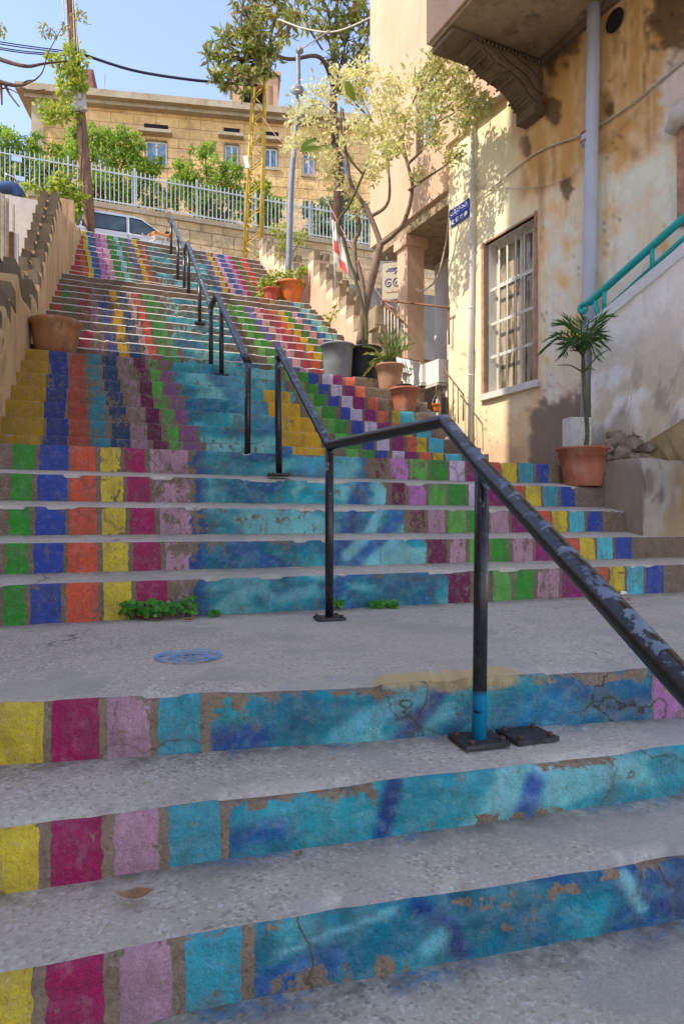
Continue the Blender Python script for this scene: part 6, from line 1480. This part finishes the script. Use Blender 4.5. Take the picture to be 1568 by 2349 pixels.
for x in (-1.15, 1.22):
    for y in (-.74, .74):
        mb = MB(); mb.tube([KP(x, y-.09, .28), KP(x, y+.09, .28)], .28, 20); w_ = mb.build('wheel', M['rubber'], car)
        mb = MB(); mb.tube([KP(x, y-.095, .28), KP(x, y+.095, .28)], .17, 16); mb.build('rim', M['chrome'], w_)
for y in (-.58, .58):
    mb = MB(); mb.box(KP(1.865, y, .58), .06, .30, .14, AS); mb.build('headlight', M['glass'], car)
mb = MB(); mb.box(KP(1.90, 0, .40), .10, 1.56, .16, AS); mb.build('bumper', M['rubber'], car)

# ------------------------------------------------------------------ cat walking on the top step
def skin_mesh(name, verts, edges, rads, colfn, parent=None, loc=(0, 0, 0), mat=None):
    me = D.meshes.new(name); L0 = Vector(loc); me.from_pydata([tuple(Vector(v)-L0) for v in verts], edges, []); o = D.objects.new(name+'_tmp', me); COL.objects.link(o)
    md = o.modifiers.new('s', 'SKIN'); md.use_smooth_shade = True
    for i, r in enumerate(rads): me.skin_vertices[0].data[i].radius = r if isinstance(r, tuple) else (r, r)
    me.skin_vertices[0].data[0].use_root = True
    sb = o.modifiers.new('d', 'SUBSURF'); sb.levels = 2; sb.render_levels = 2
    dg = bpy.context.evaluated_depsgraph_get(); ev = o.evaluated_get(dg); m2 = D.meshes.new_from_object(ev)
    D.objects.remove(o); D.meshes.remove(me); m2.name = name
    at = m2.color_attributes.new('tone', 'FLOAT_COLOR', 'POINT')
    for i, v in enumerate(m2.vertices): at.data[i].color = tuple(colfn(v.co+L0))+(1,)
    m2.materials.clear(); m2.materials.append(mat); o = D.objects.new(name, m2); COL.objects.link(o); o.location = L0; o['_off'] = tuple(L0); return o
sC = 14.72; tc0 = t_at(366, sC); zC = Z_[36]+.0; cat0 = ST(sC, tc0, zC)
def KC(x, y, z): return cat0+cx*x*.95+cy*y*1.1+Vector((0, 0, z*1.12))
V_ = [KC(-.02, 0, .20), KC(-.13, 0, .21), KC(.09, 0, .195), KC(.16, 0, .20), KC(.205, 0, .225), KC(.25, 0, .235), KC(.285, 0, .222), KC(.302, 0, .215),
      KC(-.17, 0, .22), KC(-.24, 0, .17), KC(-.30, 0, .15), KC(-.35, 0, .17), KC(-.37, 0, .20),
      KC(-.13, -.035, .16), KC(-.10, -.04, .11), KC(-.15, -.04, .065), KC(-.13, -.04, .012), KC(-.105, -.04, .008),
      KC(-.15, .035, .16), KC(-.14, .04, .11), KC(-.20, .04, .065), KC(-.195, .04, .012), KC(-.17, .04, .008),
      KC(.11, -.032, .15), KC(.13, -.035, .10), KC(.16, -.035, .055), KC(.17, -.035, .012), KC(.195, -.035, .008),
      KC(.09, .032, .15), KC(.075, .035, .10), KC(.06, .035, .055), KC(.05, .035, .012), KC(.075, .035, .008),
      KC(.245, -.028, .27), KC(.243, -.036, .292), KC(.245, .028, .27), KC(.243, .036, .292)]
E_ = [(0, 1), (0, 2), (2, 3), (3, 4), (4, 5), (5, 6), (6, 7), (1, 8), (8, 9), (9, 10), (10, 11), (11, 12), (1, 13), (13, 14), (14, 15), (15, 16), (16, 17), (1, 18), (18, 19), (19, 20), (20, 21), (21, 22), (2, 23), (23, 24), (24, 25), (25, 26), (26, 27), (2, 28), (28, 29), (29, 30), (30, 31), (31, 32), (5, 33), (33, 34), (5, 35), (35, 36)]
Rd = [.078, .074, .072, .055, .038, .044, .028, .016, .022, .017, .016, .016, .012, .034, .026, .014, .014, .012, .034, .026, .014, .014, .012, .026, .020, .014, .013, .012, .026, .020, .014, .013, .012, .014, .004, .014, .004]
def catcol(p):
    d = p-cat0; x = d.dot(cx)/.95; z = d.z/1.12; n = float(fbm(x*14, z*14, 3))
    o_ = np.array((.62, .24, .06)); w = np.array((.78, .70, .60))
    f = float(sstep(.155, .185, z+(n-.5)*.06))
    if z < .09: f = 0
    if x < -.22: f = .55
    if x > .27: f = 0.3
    return tuple(o_*f+w*(1-f))
cat = skin_mesh('cat', V_, E_, Rd, catcol, None, cat0, M['cat']); tag(cat, 'orange and white cat walking to the right along the top step', 'cat')
mb = MB()
for y in (-.022, .022): mb.ball(KC(.281, y, .243), .006, .006, .007, 8, 6)
mb.ball(KC(.314, 0, .222), .005, .006, .004, 8, 6); mb.build('eyes_nose', M['rubber'], cat)

# ------------------------------------------------------------------ weeds, dry leaves, litter
def weed(label, u, v, n, r, sz):
    s = 3.72; Y = min(EZ*FOC/(v-HZP), ST(3.755, t_at(u, 3.755), 0).y); base = PX(u, v, Y); base.z = .006
    root = thing('weed', label, 'weed', base, 'weeds along the foot of the steps'); mb = MB(); st = MB()
    for i in range(n):
        a = random.uniform(0, 6.28); q = base+Vector((random.uniform(-r, r), random.uniform(-.045, .005), 0)); h = sz*random.uniform(.4, 1.5)
        tip = q+Vector((math.cos(a)*sz*.5, math.sin(a)*sz*.3-.01, h)); st.tube([q, q.lerp(tip, .5)+Vector((0, 0, .01)), tip], .0018, 4)
        for j in range(3):
            c = tip+Vector((random.uniform(-.012, .012), random.uniform(-.012, .012), random.uniform(-.008, .008))); rr2 = random.uniform(.007, .022)
            nn = Vector((random.uniform(-.6, .6), -.7, random.uniform(.3, 1))).normalized(); e1_ = nn.orthogonal().normalized(); e2_ = nn.cross(e1_); tn = random.random()
            mb.face([mb.vert(c+(e1_*math.cos(k*math.pi/4)+e2_*math.sin(k*math.pi/4))*rr2*(1 if k else .55), (tn, tn, tn, 1)) for k in range(8)])
    st.build('stem', M['stemg'], root); mb.build('foliage', M['l_weed'], root, attr='tint')
random.seed(31)
weed('largest clump of round green weeds below the crimson block', 343, 1420, 46, .12, .06); weed('upright sprig of weed right of the largest clump', 425, 1412, 20, .035, .07)
weed('low mat of green weed right of the second handrail post', 880, 1388, 34, .075, .018); weed('tiny weed tuft below the blue mural edge', 497, 1410, 7, .02, .02); weed('tiny weed at the foot of the second handrail post', 775, 1392, 9, .018, .03)
def dryleaf(label, p, L, rz, curl=.4):
    mb = MB(); p = Vector(p); ux = Vector((math.cos(rz), math.sin(rz), 0)); uy = Vector((-math.sin(rz), math.cos(rz), 0)); P = []
    for f, w in ((-.5, .06), (-.25, .6), (0, 1), (.28, .7), (.5, .05)):
        z = L*curl*(f*f)*1.2; P.append([p+ux*f*L+uy*w*L*.26*s_+Vector((0, 0, z+abs(s_)*w*L*.16+.004)) for s_ in (-1, 0, 1)])
    for i in range(4):
        for j in range(2): mb.face([mb.vert(P[i][j]), mb.vert(P[i+1][j]), mb.vert(P[i+1][j+1]), mb.vert(P[i][j+1])], 0, True)
    return tag(mb.build('dry_leaf', M['dryleaf'], None, p), label, 'leaf', 'dry fallen leaves on the steps')
def on_z(u, v, z): Y = (EZ-z)*FOC/(v-HZP); return PX(u, v, Y)
dryleaf('curled brown leaf on the tread above the crimson block of the lowest step', on_z(308, 2066, ZLOW[1]+.012), .085, .1, .7)
dryleaf('thin straw-coloured leaf near the middle of the second step down', on_z(684, 1963, ZLOW[1]+.006), .035, 1.2, .2)
dryleaf('brown leaf lying below the weed sprig on the landing', on_z(432, 1424, .004), .07, .2, .2)
dryleaf('small brown leaf scrap at bottom right on the pavement', on_z(1166, 2168, ZLOW[0]+.004), .02, .5, .3)
dryleaf('brown twig-like leaf in front of the first post plate', on_z(1105, 1716, ZLOW[2]+.004), .05, .3, .3)
dryleaf('tan leaf on the landing under the sloping rail', on_z(1440, 1376, .004), .06, .4, .4)
dryleaf('small orange leaf scrap on the second tread', on_z(765, 1742, ZLOW[2]+.004), .015, .4, .3)
k4 = Z_[4]+.02
dryleaf('brown leaf on the first tread above the landing at right', on_z(1425, 1318, k4-.012), .07, .2, .3)
mb = MB(); q = on_z(1430, 1364, .006); mb.poly([q+Vector((-.025, 0, 0)), q+Vector((.02, -.012, .006)), q+Vector((.028, .02, .02)), q+Vector((-.01, .018, .028))]); tag(mb.build('paper_scrap', M['cloth'], None, q), 'torn scrap of white paper on the landing at right', 'litter')

# ------------------------------------------------------------------ unseen building at the left, shaped to shade the lower steps
fb = thing('shade_building', 'unseen plastered building left of the lower steps, shaped to cast their shade', 'building', ST(2, -4.5, -.5))
mb = MB(); mb.slab((1.2, -5.5, -.6), (5.0, -3.0, 16), lambda s, t, z: ST(s, t, z)); mb.slab((-4, -5.5, -.6), (1.2, -3.02, 9.5), lambda s, t, z: ST(s, t, z)); mb.slab((5.0, -5.5, -.6), (7.5, -3.05, 9.0), lambda s, t, z: ST(s, t, z)); mb.build('wall', M['pinkplaster'], fb)
for i in range(5):
    for z in ((2.5, 5.8) if i != 3 else (2.5, 5.8, 9.1, 12.4)):
        mb = MB(); mb.slab((-3.6+i*2.1, -3.0, z), (-2.6+i*2.1, -2.96, z+1.4), lambda s, t, z: ST(s, t, z)); mb.build('window', M['glass'], fb)

# ------------------------------------------------------------------ light, sky, camera
SUN_EL, PHI = R(48), R(30)
sd = Vector((-math.cos(PHI)*math.cos(SUN_EL), -math.sin(PHI)*math.cos(SUN_EL), math.sin(SUN_EL)))
ld = D.lights.new('sun', 'SUN'); ld.energy = 5.4; ld.angle = R(0.53); ld.color = (1.0, 0.92, 0.80); lo = D.objects.new('sun', ld); COL.objects.link(lo); lo.rotation_euler = sd.to_track_quat('Z', 'Y').to_euler(); lo.location = sd*40
w = D.worlds.new('World'); SC.world = w; w.use_nodes = True; nt = w.node_tree; bg = nt.nodes['Background']
sk = nt.nodes.new('ShaderNodeTexSky'); sk.sky_type = 'NISHITA'; sk.sun_disc = False; sk.sun_elevation = SUN_EL; sk.sun_rotation = math.atan2(sd.x, sd.y); sk.air_density = 1.0; sk.dust_density = 0.2; sk.ozone_density = 2.5
mxs = nt.nodes.new('ShaderNodeMix'); mxs.data_type = 'RGBA'; mxs.blend_type = 'MULTIPLY'; mxs.inputs[0].default_value = 1.0; mxs.inputs[7].default_value = (1.14, 0.93, 0.86, 1)
nt.links.new(sk.outputs[0], mxs.inputs[6]); nt.links.new(mxs.outputs[2], bg.inputs[0]); bg.inputs[1].default_value = 0.47
cd = D.cameras.new('camera'); cam = D.objects.new('camera', cd); COL.objects.link(cam); cam.location = (0, 0, EZ); cam.rotation_euler = (R(90), 0, 0)
cd.sensor_fit = 'VERTICAL'; cd.sensor_height = 36; cd.lens = 36*FOC/2349.0; cd.shift_y = (HZP-1174.5)/2349.0; cd.clip_start = 0.02; cd.clip_end = 3000
SC.camera = cam
SC.view_settings.view_transform = 'Standard'; SC.view_settings.look = 'None'; SC.view_settings.exposure = 0; SC.view_settings.gamma = 1
SC.render.resolution_x, SC.render.resolution_y = 683, 1024
for o in D.objects:
    if '_off' in o: del o['_off']
